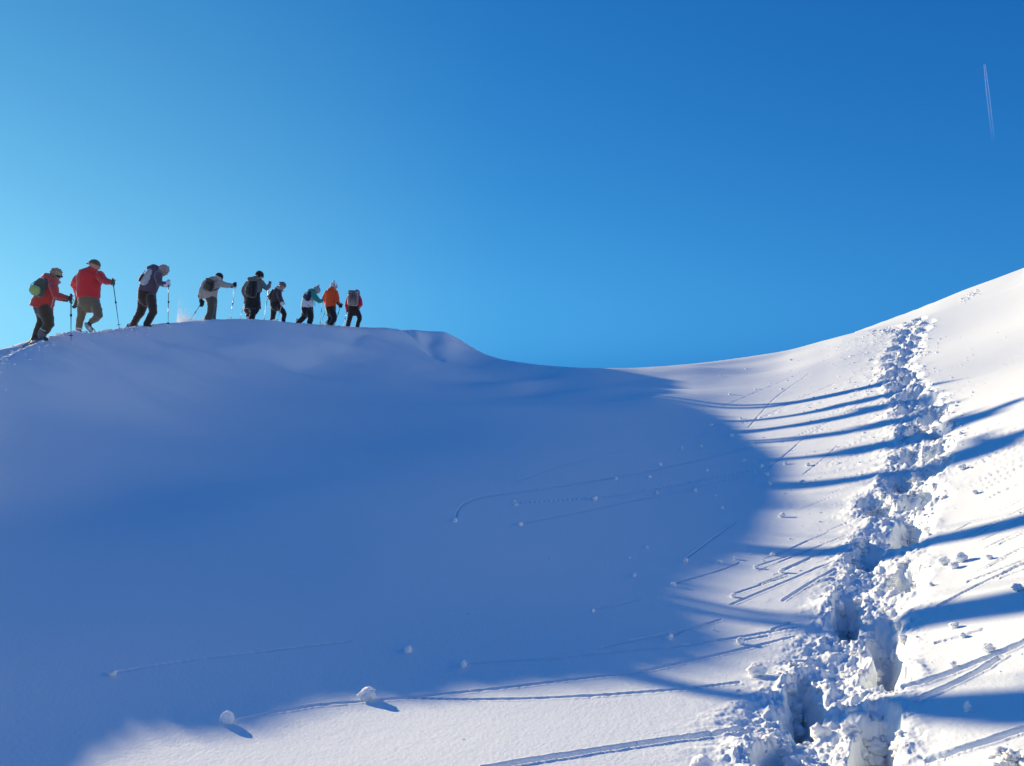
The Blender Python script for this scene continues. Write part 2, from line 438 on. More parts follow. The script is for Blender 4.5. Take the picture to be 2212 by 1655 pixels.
for k, (x, y, w, l, dep) in enumerate(pit_w):
    rad = max(w, l) * 2.6 + 0.5
    si, sj = window(x, y, rad)
    X = GX[si, sj]; Y = GY[si, sj]
    wx = X + 0.085 * fbm(X, Y, 2.6, 2, seed=50 + k, gain=.35); wy = Y + 0.12 * fbm(X, Y, 1.9, 2, seed=70 + k, gain=.35)
    q_ = math.hypot(x, y); ex, ey = x / q_, y / q_        # a walker's foot drags along the line of the climb
    d = np.sqrt((((wx - x) * ey - (wy - y) * ex) / w) ** 2 + (((wx - x) * ex + (wy - y) * ey) / l) ** 2)
    al = (((wx - x) * ex + (wy - y) * ey) / l)
    d = d * (1 + 0.20 * fbm(X, Y, 7.0, 3, seed=300 + k, gain=.6))
    soft = 0.50 - 0.18 * sstep(-0.3, 0.9, al)                      # the far end, where the shin drags, is less steep
    prof = -dep * 0.80 * (1 - sstep(soft - 0.1, 1.08, d)) + 0.06 * (1 - sstep(0.75, 1.05, d)) * fbm(X, Y, 4.5, 4, seed=200 + k, gain=.6)
    side = 1 + 0.55 * np.clip((x - X) / (w * 1.5), -1, 1)
    rim = 0.055 * side * np.exp(-((d - 1.25) / 0.28) ** 2)
    pits[si, sj] = np.where(prof < -0.02, np.minimum(pits[si, sj], prof), pits[si, sj])
    lump[si, sj] = np.maximum(lump[si, sj], rim / 0.055 * 0.8 + np.exp(-((d - 1.2) / 0.8) ** 2) * 0.5)
    if k < len(pit_w) - 1:
        m = np.exp(-((d - 1.2) / 0.45) ** 2)
# the whole track is churned and a little sunk between the holes
trk = np.zeros_like(Z)
tp = np.array(sorted([( (p[0]), p[1]) for p in path_w], key=lambda q: q[1]))
ty = tp[:, 1]; 
def track_x(y):
    w = np.exp(-((ty - y) / (0.10 * y + 0.15)) ** 2) + 1e-9
    return float((w * tp[:, 0]).sum() / w.sum())
trk_y = np.linspace(2.6, 31.5, 120); trk_x = np.array([track_x(v) for v in trk_y])
si = slice(int(np.searchsorted(rr, 2.6)), int(np.searchsorted(rr, 38))); sj = slice(int(np.searchsorted(th, 0.16)), jf1)
X = GX[si, sj]; Y = GY[si, sj]
off = X - np.interp(Y, trk_y, trk_x)
band = np.exp(-(off / np.where(off < 0, 0.50, 0.36)) ** 4) * (1 - sstep(31, 32.5, Y)) * sstep(2.3, 2.8, Y)
rgt = 1 - 0.75 * sstep(0.05, 0.35, off)
left = np.where(off < 0, np.exp(-(off / (0.45 + 0.05 * Y)) ** 2), np.exp(-(off / 0.35) ** 2)) * (1 - sstep(31, 32.5, Y))
cl = fbm(X, Y, 2.6, 5, seed=90, gain=0.62)
cl2 = fbm(X, Y, 11.0, 4, seed=95, ridged=True, gain=0.65)
notpit = 1 - sstep(0.0, 0.05, -pits[si, sj])
ld = lump[si, sj] * rgt
farf = sstep(6.0, 14.0, Y)
Z[si, sj] += -(0.07 + 0.03 * (1 - farf)) * band * np.exp(-(off / 0.34) ** 2) * (0.5 + 0.5 * notpit) + (0.035 + 0.045 * farf) * band * cl * (0.45 + 0.55 * notpit) + 0.007 * band * cl2 * notpit \
    + left * (0.012 + 0.02 * farf) * np.clip(cl + 0.05, 0, 1) * notpit + np.clip(ld, 0, 1) * notpit * (0.022 + 0.012 * cl2 + 0.03 * np.clip(cl, -.3, 1))
# smooth out steps
Z += pits
# scuffed snow where the track comes back into sight over the second swell
q = None
# --- grooves left by rolling snow: polylines in pixels, width m, depth m
GR = [([(1040, 1662), (1140, 1645), (1250, 1628), (1400, 1605), (1500, 1592), (1610, 1575)], .050, .030),
      ([(508, 1556), (586, 1540), (683, 1524), (781, 1516), (864, 1509), (1059, 1490), (1255, 1466), (1372, 1454), (1450, 1437), (1606, 1402), (1719, 1375)], .036, .022),
      ([(880, 1509), (1010, 1512), (1137, 1510), (1294, 1503), (1489, 1488), (1600, 1474)], .034, .020),
      ([(1180, 1424), (1294, 1411), (1450, 1398), (1567, 1382), (1723, 1355)], .038, .022),
      ([(1668, 1361), (1707, 1345)], .035, .02),
      ([(1300, 1398), (1383, 1380), (1504, 1355), (1560, 1338)], .036, .022), ([(1450, 1374), (1485, 1359)], .03, .02), ([(1604, 1384), (1660, 1374)], .03, .018),
      ([(2000, 1645), (2107, 1610), (2185, 1585), (2230, 1570)], .045, .028),
      ([(1949, 1486), (2040, 1459), (2107, 1432), (2158, 1412), (2225, 1382)], .055, .034), ([(1973, 1516), (2057, 1479), (2117, 1449), (2165, 1418)], .045, .028),
      ([(2020, 1390), (2074, 1375), (2124, 1360)], .04, .024), ([(2030, 1309), (2074, 1284), (2127, 1257), (2225, 1212)], .042, .026), ([(2090, 1257), (2151, 1234), (2220, 1207)], .04, .024),
      ([(2160, 1250), (2225, 1226)], .04, .022),
      ([(1580, 1306), (1704, 1254), (1805, 1210)], .042, .024), ([(1580, 1285), (1704, 1244)], .034, .018), ([(1690, 1298), (1754, 1257), (1808, 1227)], .042, .024),
      ([(1690, 1232), (1760, 1200), (1820, 1176)], .04, .022), ([(1633, 1224), (1720, 1196)], .035, .018), ([(1640, 1262), (1700, 1240)], .03, .016),
      ([(1560, 879), (1670, 832), (1754, 795), (1815, 765)], .03, .012), ([(1617, 923), (1670, 863), (1748, 807)], .03, .012),
      ([(1660, 1012), (1705, 975), (1745, 940), (1800, 905)], .035, .014), ([(1735, 1025), (1780, 990), (1810, 962)], .035, .013), ([(1690, 955), (1760, 925), (1850, 880)], .05, .02),
      ([(1650, 900), (1730, 860), (1800, 830)], .05, .02), ([(1600, 915), (1700, 885), (1780, 868)], .05, .02),
      ([(984, 1122), (988, 1103), (1002, 1087), (1040, 1074), (1130, 1062), (1250, 1045), (1400, 1018), (1530, 990), (1640, 960)], .030, .020),
      ([(1115, 1087), (1300, 1075), (1480, 1045), (1650, 1010)], .028, .016), ([(1130, 1131), (1260, 1105), (1450, 1065), (1640, 1020)], .028, .016),
      ([(1100, 1045), (1200, 1010), (1330, 975), (1480, 945), (1560, 920)], .03, .014),
      ([(1480, 1208), (1530, 1170), (1590, 1128)], .034, .022), ([(1455, 1262), (1560, 1232), (1600, 1215)], .03, .016),
      ([(250, 1452), (380, 1430), (600, 1403), (760, 1385)], .026, .014), ([(1000, 1434), (1180, 1424)], .026, .014), ([(1280, 1318), (1380, 1296)], .03, .012)]
rs = random.Random(5); n_main = len(GR)
for k in range(66):
    y0 = rs.uniform(905, 1290) if k < 30 else rs.uniform(960, 1260)
    if k < 30:
        x0 = rs.uniform(1640, 1850) - (y0 - 1000) * 0.05; sl = -0.42
    else:
        x0 = rs.uniform(2060, 2190); sl = -0.50
    L = rs.uniform(70, 240)
    pts = [(x0 + L * t, y0 + sl * L * t + rs.uniform(-2, 2)) for t in (0, .33, .66, 1)]
    GR.append((pts, rs.uniform(.028, .05), rs.uniform(.012, .026)))
for k in range(16):
    y0 = rs.uniform(700, 860); x0 = rs.uniform(2040, 2190); L = rs.uniform(15, 50)
    GR.append(([(x0 + L * t, y0 - 0.34 * L * t) for t in (0, .5, 1)], .05, rs.uniform(.012, .022)))
def groove(pts, w, dep, seed):
    wp = []
    for k in range(len(pts) - 1):
        n = 8
        for q in range(n):
            t = q / n
            h = hit(pts[k][0] + (pts[k+1][0] - pts[k][0]) * t, pts[k][1] + (pts[k+1][1] - pts[k][1]) * t)
            if h: wp.append(h)
    h = hit(*pts[-1])
    if h: wp.append(h)
    if len(wp) < 2: return
    wp = np.array(wp)
    # smooth
    for _ in range(2): wp[1:-1] = (wp[:-2] + 2 * wp[1:-1] + wp[2:]) / 4
    acc = {}
    done = np.zeros(1)
    for k in range(len(wp) - 1):
        a, b = wp[k], wp[k+1]; tp_ = min(1.0, 0.25 + 1.1 * math.sin(math.pi * (k + .5) / (len(wp) - 1))) if seed >= n_main else 1.0; L = math.hypot(*(b - a))
        if L < 1e-4: continue
        # a groove narrower than the grid there is widened to about a cell and made shallower
        r = math.hypot(*a); cell = max(r * 0.0011, 0.004); we = max(w * (0.9 if r < 6 else 0.7), cell * 1.5)
        c = (a + b) / 2
        si, sj = window(c[0], c[1], L / 2 + we * 2.2)
        X = GX[si, sj]; Y = GY[si, sj]
        ux, uy = (b - a) / L
        t = (X - a[0]) * ux + (Y - a[1]) * uy; n = np.abs(-(X - a[0]) * uy + (Y - a[1]) * ux)
        n = n + 0.3 * we * gnoise(X * 18, Y * 18, seed)
        inn_ = (t >= 0) & (t < L)
        skip = (0.35 if seed >= n_main else 0.7) + (0.65 if seed >= n_main else 0.3) * sstep(-0.2, 0.15, gnoise(X * 3.1 + seed, Y * 3.1, seed + 2))
        p = -dep * 0.8 * tp_ * skip * (1 - sstep(0.15, 1.0, n / we)) + dep * 0.22 * np.exp(-((n / we - 1.25) / 0.3) ** 2)
        G_[si, sj] = np.where(inn_, np.where(np.abs(p) > np.abs(G_[si, sj]), p, G_[si, sj]), G_[si, sj])
G_ = np.zeros_like(Z)
for k, (pts, w, dep) in enumerate(GR): groove(pts, w * (0.62 if k < n_main else 0.5), dep * (1 if k < n_main else 0.75), k)
G_ *= (1 - np.clip(sstep(0.03, 0.1, -pits), 0, 1))
Z += G_
# granular surface close to the photographer
gr = (1 - sstep(4.5, 8.5, RR)) * sstep(2.2, 2.6, RR)
Z += gr * (0.0010 * fbm(GX, GY, 42.0, 2, seed=120) + 0.0007 * fbm(GX, GY, 9.0, 2, seed=125))
print('relief', round(time.time() - T0, 1))

# crumbly pit walls: push the wall vertices sideways as well
DX = np.zeros_like(Z); DY = np.zeros_like(Z)
for k, (x, y, w, l, dep) in enumerate(pit_w):
    if y > 12: continue
    si, sj = window(x, y, max(w, l) * 1.6 + 0.1)
    X = GX[si, sj]; Y = GY[si, sj]; ZZ = Z[si, sj]; p_ = -pits[si, sj]
    m = sstep(0.01, 0.08, p_)
    amp = 0.016
    DX[si, sj] = amp * m * fbm(Y * 1.0 + ZZ * 1.6, ZZ * 2.0 - X, 4.5, 4, seed=401, gain=.6)
    DY[si, sj] = amp * m * fbm(X * 1.0 + ZZ * 1.3, ZZ * 2.0 + Y * .4, 5.0, 4, seed=431, gain=.6)
# ------------------------------------------------------------------ build the snow sheet
def build_snow():
    V = np.empty((NR * NC, 3), np.float32)
    V[:, 0] = (GX + DX).ravel(); V[:, 1] = (GY + DY).ravel(); V[:, 2] = (Z + EYE).ravel()
    idx = np.arange(NR * NC).reshape(NR, NC)
    a = idx[:-1, :-1].ravel(); b = idx[:-1, 1:].ravel(); c = idx[1:, 1:].ravel(); d = idx[1:, :-1].ravel()
    F = np.stack((a, d, c, b), 1).astype(np.int32)
    n = len(F)
    me = bpy.data.meshes.new('snow_ground')
    me.vertices.add(len(V)); me.vertices.foreach_set('co', V.ravel())
    me.loops.add(n * 4); me.loops.foreach_set('vertex_index', F.ravel())
    me.polygons.add(n); me.polygons.foreach_set('loop_start', np.arange(0, n * 4, 4, dtype=np.int32))
    me.polygons.foreach_set('loop_total', np.full(n, 4, np.int32))
    me.polygons.foreach_set('use_smooth', np.ones(n, bool))
    me.update(calc_edges=True)
    o = bpy.data.objects.new('snow_ground', me)
    me.materials.append(snow_mat())
    COL.objects.link(o)
    o['kind'] = 'structure'
    return o
def snow_mat(name='snow', fine=1.0):
    if name in _mats: return _mats[name]
    m = bpy.data.materials.new(name); m.use_nodes = True
    nt = m.node_tree; b = nt.nodes['Principled BSDF']
    b.inputs['Base Color'].default_value = (0.915, 0.952, 0.945, 1)
    b.inputs['Roughness'].default_value = 0.75
    b.inputs['Specular IOR Level'].default_value = 0.18
    tc = node(nt, 'ShaderNodeTexCoord')
    n1 = node(nt, 'ShaderNodeTexNoise', Scale=62.0, Detail=4.0, Roughness=0.7)
    n2 = node(nt, 'ShaderNodeTexNoise', Scale=7.0, Detail=3.0, Roughness=0.55)
    for n in (n1, n2): nt.links.new(tc.outputs['Object'], n.inputs['Vector'])
    b1 = node(nt, 'ShaderNodeBump', Strength=0.6 * fine, Distance=0.0045)
    b2 = node(nt, 'ShaderNodeBump', Strength=0.35, Distance=0.003)
    nt.links.new(n1.outputs['Fac'], b1.inputs['Height']); nt.links.new(n2.outputs['Fac'], b2.inputs['Height'])
    nt.links.new(b2.outputs['Normal'], b1.inputs['Normal'])
    nt.links.new(b1.outputs['Normal'], b.inputs['Normal'])
    if name == 'packed_snow':                     # used on unit-sized balls that are scaled down
        n1.inputs['Scale'].default_value = 4.0; n2.inputs['Scale'].default_value = 1.6; b1.inputs['Distance'].default_value = 0.004; b2.inputs['Distance'].default_value = 0.01
    if name != 'snow':
        b.inputs['Subsurface Weight'].default_value = 0.6; b.inputs['Subsurface Radius'].default_value = (1.0, 0.9, 0.85); b.inputs['Subsurface Scale'].default_value = 0.03
    _mats[name] = m
    return m
snow = build_snow()
print('terrain', NR, NC, 'tris', 2 * (NR-1) * (NC-1), 'time', round(time.time() - T0, 1))
# ------------------------------------------------------------------ figure building kit
import bmesh
from mathutils import noise as mnoise
def perp(a):
    t = Vector((0, 0, 1)) if abs(a.z) < 0.9 else Vector((1, 0, 0))
    u = a.cross(t).normalized(); return u, a.cross(u).normalized()
class Shape:
    """collects closed tubes, ellipsoids; build() makes one mesh, optionally fused by a voxel remesh"""
    def __init__(self): self.V = []; self.F = []
    def ring_tube(self, rings):
        n = len(rings[0]); b = len(self.V)
        for r in rings: self.V += [Vector(v) for v in r]
        for k in range(len(rings) - 1):
            for i in range(n):
                j = (i + 1) % n
                self.F.append((b + k*n + i, b + k*n + j, b + (k+1)*n + j, b + (k+1)*n + i))
        c0 = sum((Vector(v) for v in rings[0]), Vector()) / n; c1 = sum((Vector(v) for v in rings[-1]), Vector()) / n
        self.V += [c0, c1]; e = len(self.V)
        for i in range(n):
            j = (i + 1) % n
            self.F.append((e - 2, b + j, b + i)); self.F.append((e - 1, b + (len(rings)-1)*n + i, b + (len(rings)-1)*n + j))
    def tube(self, pts, rad, n=10, caps=True):
        """rounded tapered tube through pts with a radius at each"""
        pts = [Vector(p) for p in pts]
        P2, R2 = [], []
        if caps:
            d0 = (pts[0] - pts[1]).normalized(); d1 = (pts[-1] - pts[-2]).normalized()
            for a in (1.0, 0.75, 0.4): P2.append(pts[0] + d0 * rad[0] * math.sin(a * math.pi / 2) * 0.98); R2.append(rad[0] * max(math.cos(a * math.pi / 2), 0.12))
        P2 += pts; R2 += list(rad)
        if caps:
            for a in (0.4, 0.75, 1.0): P2.append(pts[-1] + d1 * rad[-1] * math.sin(a * math.pi / 2) * 0.98); R2.append(rad[-1] * max(math.cos(a * math.pi / 2), 0.12))
        rings = []; u = None
        for k, p in enumerate(P2):
            t = (P2[min(k+1, len(P2)-1)] - P2[max(k-1, 0)])
            t = t.normalized() if t.length > 1e-9 else Vector((0, 0, 1))
            if u is None: u, _ = perp(t)
            else: u = (u - t * u.dot(t)).normalized()
            w = t.cross(u)
            rings.append([p + (u * math.cos(2*math.pi*i/n) + w * math.sin(2*math.pi*i/n)) * R2[k] for i in range(n)])
        self.ring_tube(rings)
    def loft(self, secs, n=16, pw=2.4):
        """secs: (centre, half width vector, half depth vector)"""
        rings = []
        for c, hw, hd in secs:
            r = []
            for i in range(n):
                a = 2 * math.pi * i / n; x = math.cos(a); y = math.sin(a)
                q = (abs(x) ** pw + abs(y) ** pw) ** (-1 / pw)
                r.append(c + hw * x * q + hd * y * q)
            rings.append(r)
        self.ring_tube(rings)
    def ball(self, c, ax, ay, az, n=12, m=8):
        """ellipsoid with three half-axis vectors"""
        rings = []
        for k in range(1, m):
            a = math.pi * k / m - math.pi / 2
            rings.append([Vector(c) + az * math.sin(a) + (ax * math.cos(2*math.pi*i/n) + ay * math.sin(2*math.pi*i/n)) * math.cos(a) for i in range(n)])
        b = len(self.V); self.ring_tube(rings)
        self.V[-2] = Vector(c) - az; self.V[-1] = Vector(c) + az
    def box(self, c, ax, ay, az):
        b = len(self.V)
        for i in (-1, 1):
            for j in (-1, 1):
                for k in (-1, 1): self.V.append(Vector(c) + ax * i + ay * j + az * k)
        for f in ((0,1,3,2),(4,6,7,5),(0,4,5,1),(2,3,7,6),(0,2,6,4),(1,5,7,3)): self.F.append(tuple(b + q for q in f))
    def build(self, name, m, parent=None, voxel=None, smooth=2, wrinkle=0.0, freq=9.0, origin=None, label=None):
        me = bpy.data.meshes.new(name); org = Vector(origin) if origin is not None else Vector()
        me.from_pydata([tuple(v - org) for v in self.V], [], self.F)
        bm = bmesh.new(); bm.from_mesh(me); bmesh.ops.recalc_face_normals(bm, faces=bm.faces); bm.to_mesh(me); bm.free()
        o = bpy.data.objects.new(name, me); COL.objects.link(o)
        if voxel:
            md = o.modifiers.new('r', 'REMESH'); md.mode = 'VOXEL'; md.voxel_size = voxel
            if smooth:
                ms = o.modifiers.new('s', 'SMOOTH'); ms.iterations = smooth; ms.factor = 0.5
            dg = bpy.context.evaluated_depsgraph_get()
            me2 = bpy.data.meshes.new_from_object(o.evaluated_get(dg)); o.modifiers.clear(); o.data = me2; bpy.data.meshes.remove(me); me2.name = name; me = me2
        if wrinkle:
            nrm = [v.normal.copy() for v in me.vertices]
            for v, nn in zip(me.vertices, nrm):
                q = v.co * freq
                w = mnoise.noise(Vector((q.x, q.y, q.z * 1.7))) + 0.5 * mnoise.noise(q * 2.3)
                v.co += nn * (w * wrinkle)
        me.polygons.foreach_set('use_smooth', [True] * len(me.polygons))
        me.materials.clear(); me.materials.append(m); me.update()
        if parent is not None: o.parent = parent
        if label: o['label'] = label
        return o
def empty(name, loc, label, cat, group=None):
    o = bpy.data.objects.new(name, None); o.empty_display_size = 0.2; o.location = loc; COL.objects.link(o)
    return tag(o, label, cat, group)
X_, Y_, Z_ = Vector((1, 0, 0)), Vector((0, 1, 0)), Vector((0, 0, 1))

SKIN = mat('skin', (0.50, 0.30, 0.21), rough=0.6, noise=0.08, scale=20)
def cloth(name, col, **k): return mat(name, col, rough=k.pop('rough', 0.9), noise=k.pop('noise', 0.16), scale=k.pop('scale', 55), bump=0.004, sheen=0.6, **k)
BLACK = cloth('black_fabric', (0.012, 0.012, 0.014)); BOOT = mat('boot_leather', (0.09, 0.065, 0.05), rough=0.7)
CUFF = cloth('snow_dusted_cuff', (0.62, 0.62, 0.63)); PLAS = mat('snowshoe_plastic', (0.16, 0.17, 0.18), rough=0.5)
GREYPL = mat('snowy_snowshoe_deck', (0.45, 0.45, 0.46), rough=0.7, noise=0.35, scale=30)
RUB = mat('black_rubber', (0.015, 0.015, 0.016), rough=0.6); METAL = mat('bright_aluminium', (0.75, 0.76, 0.78), rough=0.28, metal=0.9, noise=0.04)
DMETAL = mat('dark_pole_paint', (0.03, 0.035, 0.05), rough=0.4, noise=0.1); BMETAL = mat('blue_grey_pole_paint', (0.16, 0.20, 0.27), rough=0.35, noise=0.08)
GLASS = mat('dark_lens', (0.01, 0.01, 0.012), rough=0.15, spec=0.6, noise=0.0)

class Person:
    def __init__(s, D, foot, label, heading=(0.8, 0.6)):
        s.D = D; s.k = D / FPX * K                      # metres per photo pixel at that distance
        s.root = empty('person', s.q(*foot), label, 'person', 'walkers climbing the snow crest in single file')
        s.o = s.root.location.copy()
        s.f = Vector((heading[0], heading[1], 0)).normalized()
        s.core = Shape()
    def q(s, x, y, dd=0.0):
        # constant scale over the body's own depth, so depth offsets do not change its outline size
        p = W(x * K, y * K, s.D) if not hasattr(s, '_') else None
        v = (p - Vector((0, 0, EYE))) * ((s.D + dd) / s.D)
        return v + Vector((0, 0, EYE))
    def add(s, shape, name, m, **k):
        return shape.build(name, m, s.root, origin=s.o, **k)
    def limb(s, pts):       # pts: (x, y, radius px, dd)
        return [s.q(a, b, d) for a, b, r, d in pts], [r * s.k for a, b, r, d in pts]
    def torso(s, secs):     # secs: (x, y, half width px, half depth m, dd), bottom to top
        out = []
        c = [s.q(x, y, dd) for x, y, hw, hd, dd in secs]
        for i, (x, y, hw, hd, dd) in enumerate(secs):
            t = (c[min(i+1, len(c)-1)] - c[max(i-1, 0)]).normalized()
            fw = (c[i] - Vector((0, 0, EYE))).normalized(); r = t.cross(fw).normalized() * -1
            r = r if r.x > 0 else -r
            dv = (fw - t * fw.dot(t)).normalized()
            out.append((c[i], r * hw * s.k, dv * hd))
        return out
    def head(s, x, y, r_px, tilt=0.0, face=None, dd=0.0, neck=None, eyes=False):
        """skull, jaw, nose, ears fused into the body; tilt: nodding forward in radians"""
        c = s.q(x, y, dd); f = Vector((face[0], face[1], 0)).normalized() if face else s.f
        side = f.cross(Z_).normalized()
        rot = Quaternion(side, -tilt); fr = rot @ f; up = rot @ Z_
        R = r_px * s.k
        s.hd = dict(c=c, f=fr, u=up, s=side, R=R)
        B = s.core
        B.ball(c + up * R * 0.12, side * R * 0.80, fr * R * 0.98, up * R * 0.95)
        B.ball(c - up * R * 0.42 + fr * R * 0.30, side * R * 0.58, fr * R * 0.62, up * R * 0.62)
        B.ball(c - up * R * 0.80 + fr * R * 0.62, side * R * 0.26, fr * R * 0.22, up * R * 0.2)
        B.tube([c + fr * R * 0.93 + up * R * 0.10, c + fr * R * 1.14 - up * R * 0.22], [R * 0.09, R * 0.15], n=8)
        B.ball(c + fr * R * 0.90 + up * R * 0.20, side * R * 0.5, fr * R * 0.12, up * R * 0.1)
        B.ball(c + fr * R * 0.88 - up * R * 0.52, side * R * 0.26, fr * R * 0.12, up * R * 0.07)
        for k in (-1, 1): B.ball(c + side * R * 0.82 * k - fr * R * 0.02 - up * R * 0.08, side * R * 0.08, fr * R * 0.17, up * R * 0.26)
        if neck: B.tube([c - up * R * 0.6 - fr * R * 0.1, s.q(*neck)], [R * 0.52, R * 0.62])
        if eyes:
            for k in (-1, 1):
                e = Shape(); e.ball(c + fr * R * 0.90 + side * R * 0.32 * k + up * R * 0.05, side * R * 0.12, fr * R * 0.1, up * R * 0.07, n=8, m=6)
                s.add(e, 'eye', GLASS)
    def hat(s, name, m, low=0.0, puff=1.06, brim=0.0, pom=None, pom_m=None, pom_r=0.3, flap=False):
        h = s.hd; R = h['R']; S_ = Shape(); rings = []
        top = 1.12 * puff
        for k in range(9):
            t = k / 8.0; z = low + (top - low) * math.sin(t * math.pi / 2)
            rr_ = math.sqrt(max(1 - (max(z - 0.10, 0) / (top - 0.08)) ** 2, 0.004))
            rings.append((h['c'] + h['u'] * R * z - h['f'] * R * 0.03, h['s'] * R * 0.90 * puff * rr_, h['f'] * R * 1.07 * puff * rr_))
        S_.loft(rings, pw=2.0)
        if brim: S_.loft([(h['c'] + h['u'] * R * (low + 0.02) + h['f'] * R * 1.05, h['s'] * R * 0.62, h['u'] * R * 0.06), (h['c'] + h['u'] * R * (low - 0.02) + h['f'] * R * (1.1 + brim), h['s'] * R * 0.4, h['u'] * R * 0.03)], n=12)
        if flap:
            for k in (-1, 1): S_.ball(h['c'] + h['s'] * R * 0.84 * k - h['u'] * R * 0.25, h['s'] * R * 0.12, h['f'] * R * 0.36, h['u'] * R * 0.5)
        o = s.add(S_, name, m, voxel=0.012, smooth=1)
        if pom is not None:
            p = Shape(); c = h['c'] + h['u'] * R * (pom[1]) + h['f'] * R * pom[0]
            p.ball(c, X_ * R * pom_r, Y_ * R * pom_r, Z_ * R * pom_r, n=12, m=10)
            po = p.build('pompom', pom_m or m, s.root, origin=s.o, voxel=0.012, wrinkle=0.012, freq=60); po.parent = o
        return o
    def hair(s, m, volume=1.12, back=0.3, shag=0.02):
        h = s.hd; R = h['R']; S_ = Shape()
        S_.ball(h['c'] + h['u'] * R * 0.28 - h['f'] * R * 0.12, h['s'] * R * 0.92 * volume, h['f'] * R * 1.0 * volume, h['u'] * R * 0.92 * volume)
        S_.ball(h['c'] - h['u'] * R * back - h['f'] * R * 0.45, h['s'] * R * 0.8 * volume, h['f'] * R * 0.55 * volume, h['u'] * R * 0.75)
        return s.add(S_, 'hair', m, voxel=0.014, smooth=1, wrinkle=shag, freq=32)
    def glasses(s, m=GLASS, w=0.86):
        h = s.hd; R = h['R']; S_ = Shape()
        S_.loft([(h['c'] + h['f'] * R * 0.80 + h['u'] * R * 0.06, h['s'] * R * w, h['u'] * R * 0.20), (h['c'] + h['f'] * R * 1.08 + h['u'] * R * 0.04, h['s'] * R * w * 0.72, h['u'] * R * 0.17)])
        return s.add(S_, 'sunglasses', m, voxel=0.008, smooth=1)
    def glove(s, wrist, hand, pole_dir, m, curl=True, size=1.0, cuff=True):
        """wrist, hand centre: world points; fingers close round the pole axis or hang half curled"""
        S_ = Shape(); wv = Vector(wrist); hv = Vector(hand); d = (hv - wv).normalized(); sc = size
        a = Vector(pole_dir).normalized()
        if curl:
            out = (d - a * d.dot(a)).normalized(); sd = a.cross(out).normalized()
            S_.loft([(wv, sd * 0.034 * sc, a * 0.040 * sc), (hv - out * 0.050 * sc - sd * 0.02, sd * 0.024 * sc, a * 0.050 * sc), (hv - out * 0.008 * sc - sd * 0.036 * sc, sd * 0.018 * sc, a * 0.050 * sc)], n=12)
            for i, (off, ln) in enumerate(((0.036, .95), (0.013, 1.05), (-0.010, 1.0), (-0.032, .85))):
                pts = []
                for t in (-70, -10, 45, 100, 150):
                    r_ = 0.036 * sc * (1.0 if t < 100 else .9) * (0.9 + 0.1 * ln); t2 = math.radians(t * ln)
                    pts.append(hv + a * off * sc + (out * math.cos(t2 - math.pi / 2 + 1.2) * r_ * 1 - sd * math.cos(t2 + 0.1) * r_))
                S_.tube(pts, [0.0135 * sc, 0.0135 * sc, 0.013 * sc, 0.0125 * sc, 0.011 * sc], n=8)
            S_.tube([hv - out * 0.045 * sc + a * 0.04 * sc, hv - out * 0.01 * sc + a * 0.058 * sc + sd * 0.022 * sc, hv + out * 0.014 * sc + a * 0.050 * sc + sd * 0.034 * sc], [0.017 * sc, 0.015 * sc, 0.012 * sc], n=8)
        else:
            sd = a - d * a.dot(d); sd.normalize(); nn = d.cross(sd)
            S_.loft([(wv, sd * 0.034 * sc, nn * 0.030 * sc), (hv - d * 0.02 * sc, sd * 0.046 * sc, nn * 0.024 * sc), (hv + d * 0.035 * sc, sd * 0.044 * sc, nn * 0.02 * sc)], n=12)
            for i, (off, ln) in enumerate(((0.034, .066), (0.012, .078), (-0.011, .072), (-0.033, .055))):
                b = hv + d * 0.035 * sc + sd * off * sc
                S_.tube([b, b + d * ln * .45 * sc + sd * off * .12, b + d * ln * .8 * sc + nn * 0.016 * sc, b + d * ln * sc + nn * 0.034 * sc], [0.0135 * sc, 0.013 * sc, 0.012 * sc, 0.011 * sc], n=8)
            S_.tube([hv - d * 0.03 * sc + sd * 0.036 * sc, hv + d * 0.012 * sc + sd * 0.066 * sc + nn * 0.01, hv + d * 0.04 * sc + sd * 0.062 * sc + nn * 0.022], [0.017 * sc, 0.015 * sc, 0.012 * sc], n=8)
        if cuff: S_.tube([wv - d * 0.05 * sc, wv + d * 0.01], [0.048 * sc, 0.040 * sc], n=12)
        return s.add(S_, 'glove', m, voxel=0.007, smooth=1)
    def boot(s, ankle, heel, toe, m=BOOT, top=None, w=0.052):
        S_ = Shape(); A = s.q(*ankle); H = s.q(*heel); T = s.q(*toe)
        S_.tube([s.q(*top) if top else A + Z_ * 0.12, A], [w * 1.15, w * 1.0], n=12)
        S_.tube([A, H * 0.6 + A * 0.4], [w, w * 0.9], n=12)
        S_.tube([H, (H + T) / 2 + Z_ * 0.012, T], [w * 0.85, w * 0.9, w * 0.75], n=12)
        return s.add(S_, 'boot', m, voxel=0.013, smooth=1)
    def snowshoe(s, tail, tip, m=GREYPL, w=0.10, up=None):
        """decked oval frame with binding plate and crampon teeth under it"""
        a = s.q(*tail); b = s.q(*tip); d = (b - a); L = d.length; d.normalize()
        n = Vector(up).normalized() if up else Z_; n = (n - d * n.dot(d)).normalized(); sd = d.cross(n)
        fr = Shape(); ring = []
        for i in range(24):
            t = 2 * math.pi * i / 24; x = math.cos(t); y = math.sin(t)
            ww = w * (1.0 + 0.15 * x) * (0.86 if abs(x) < 0.35 else 1)
            ring.append((a + b) / 2 + d * x * L / 2 + sd * y * ww + n * (0.05 * max(x, 0) ** 3))
        ring.append(ring[0]); fr.tube(ring, [0.011] * len(ring), n=6, caps=False)
        o = s.add(fr, 'snowshoe', PLAS)
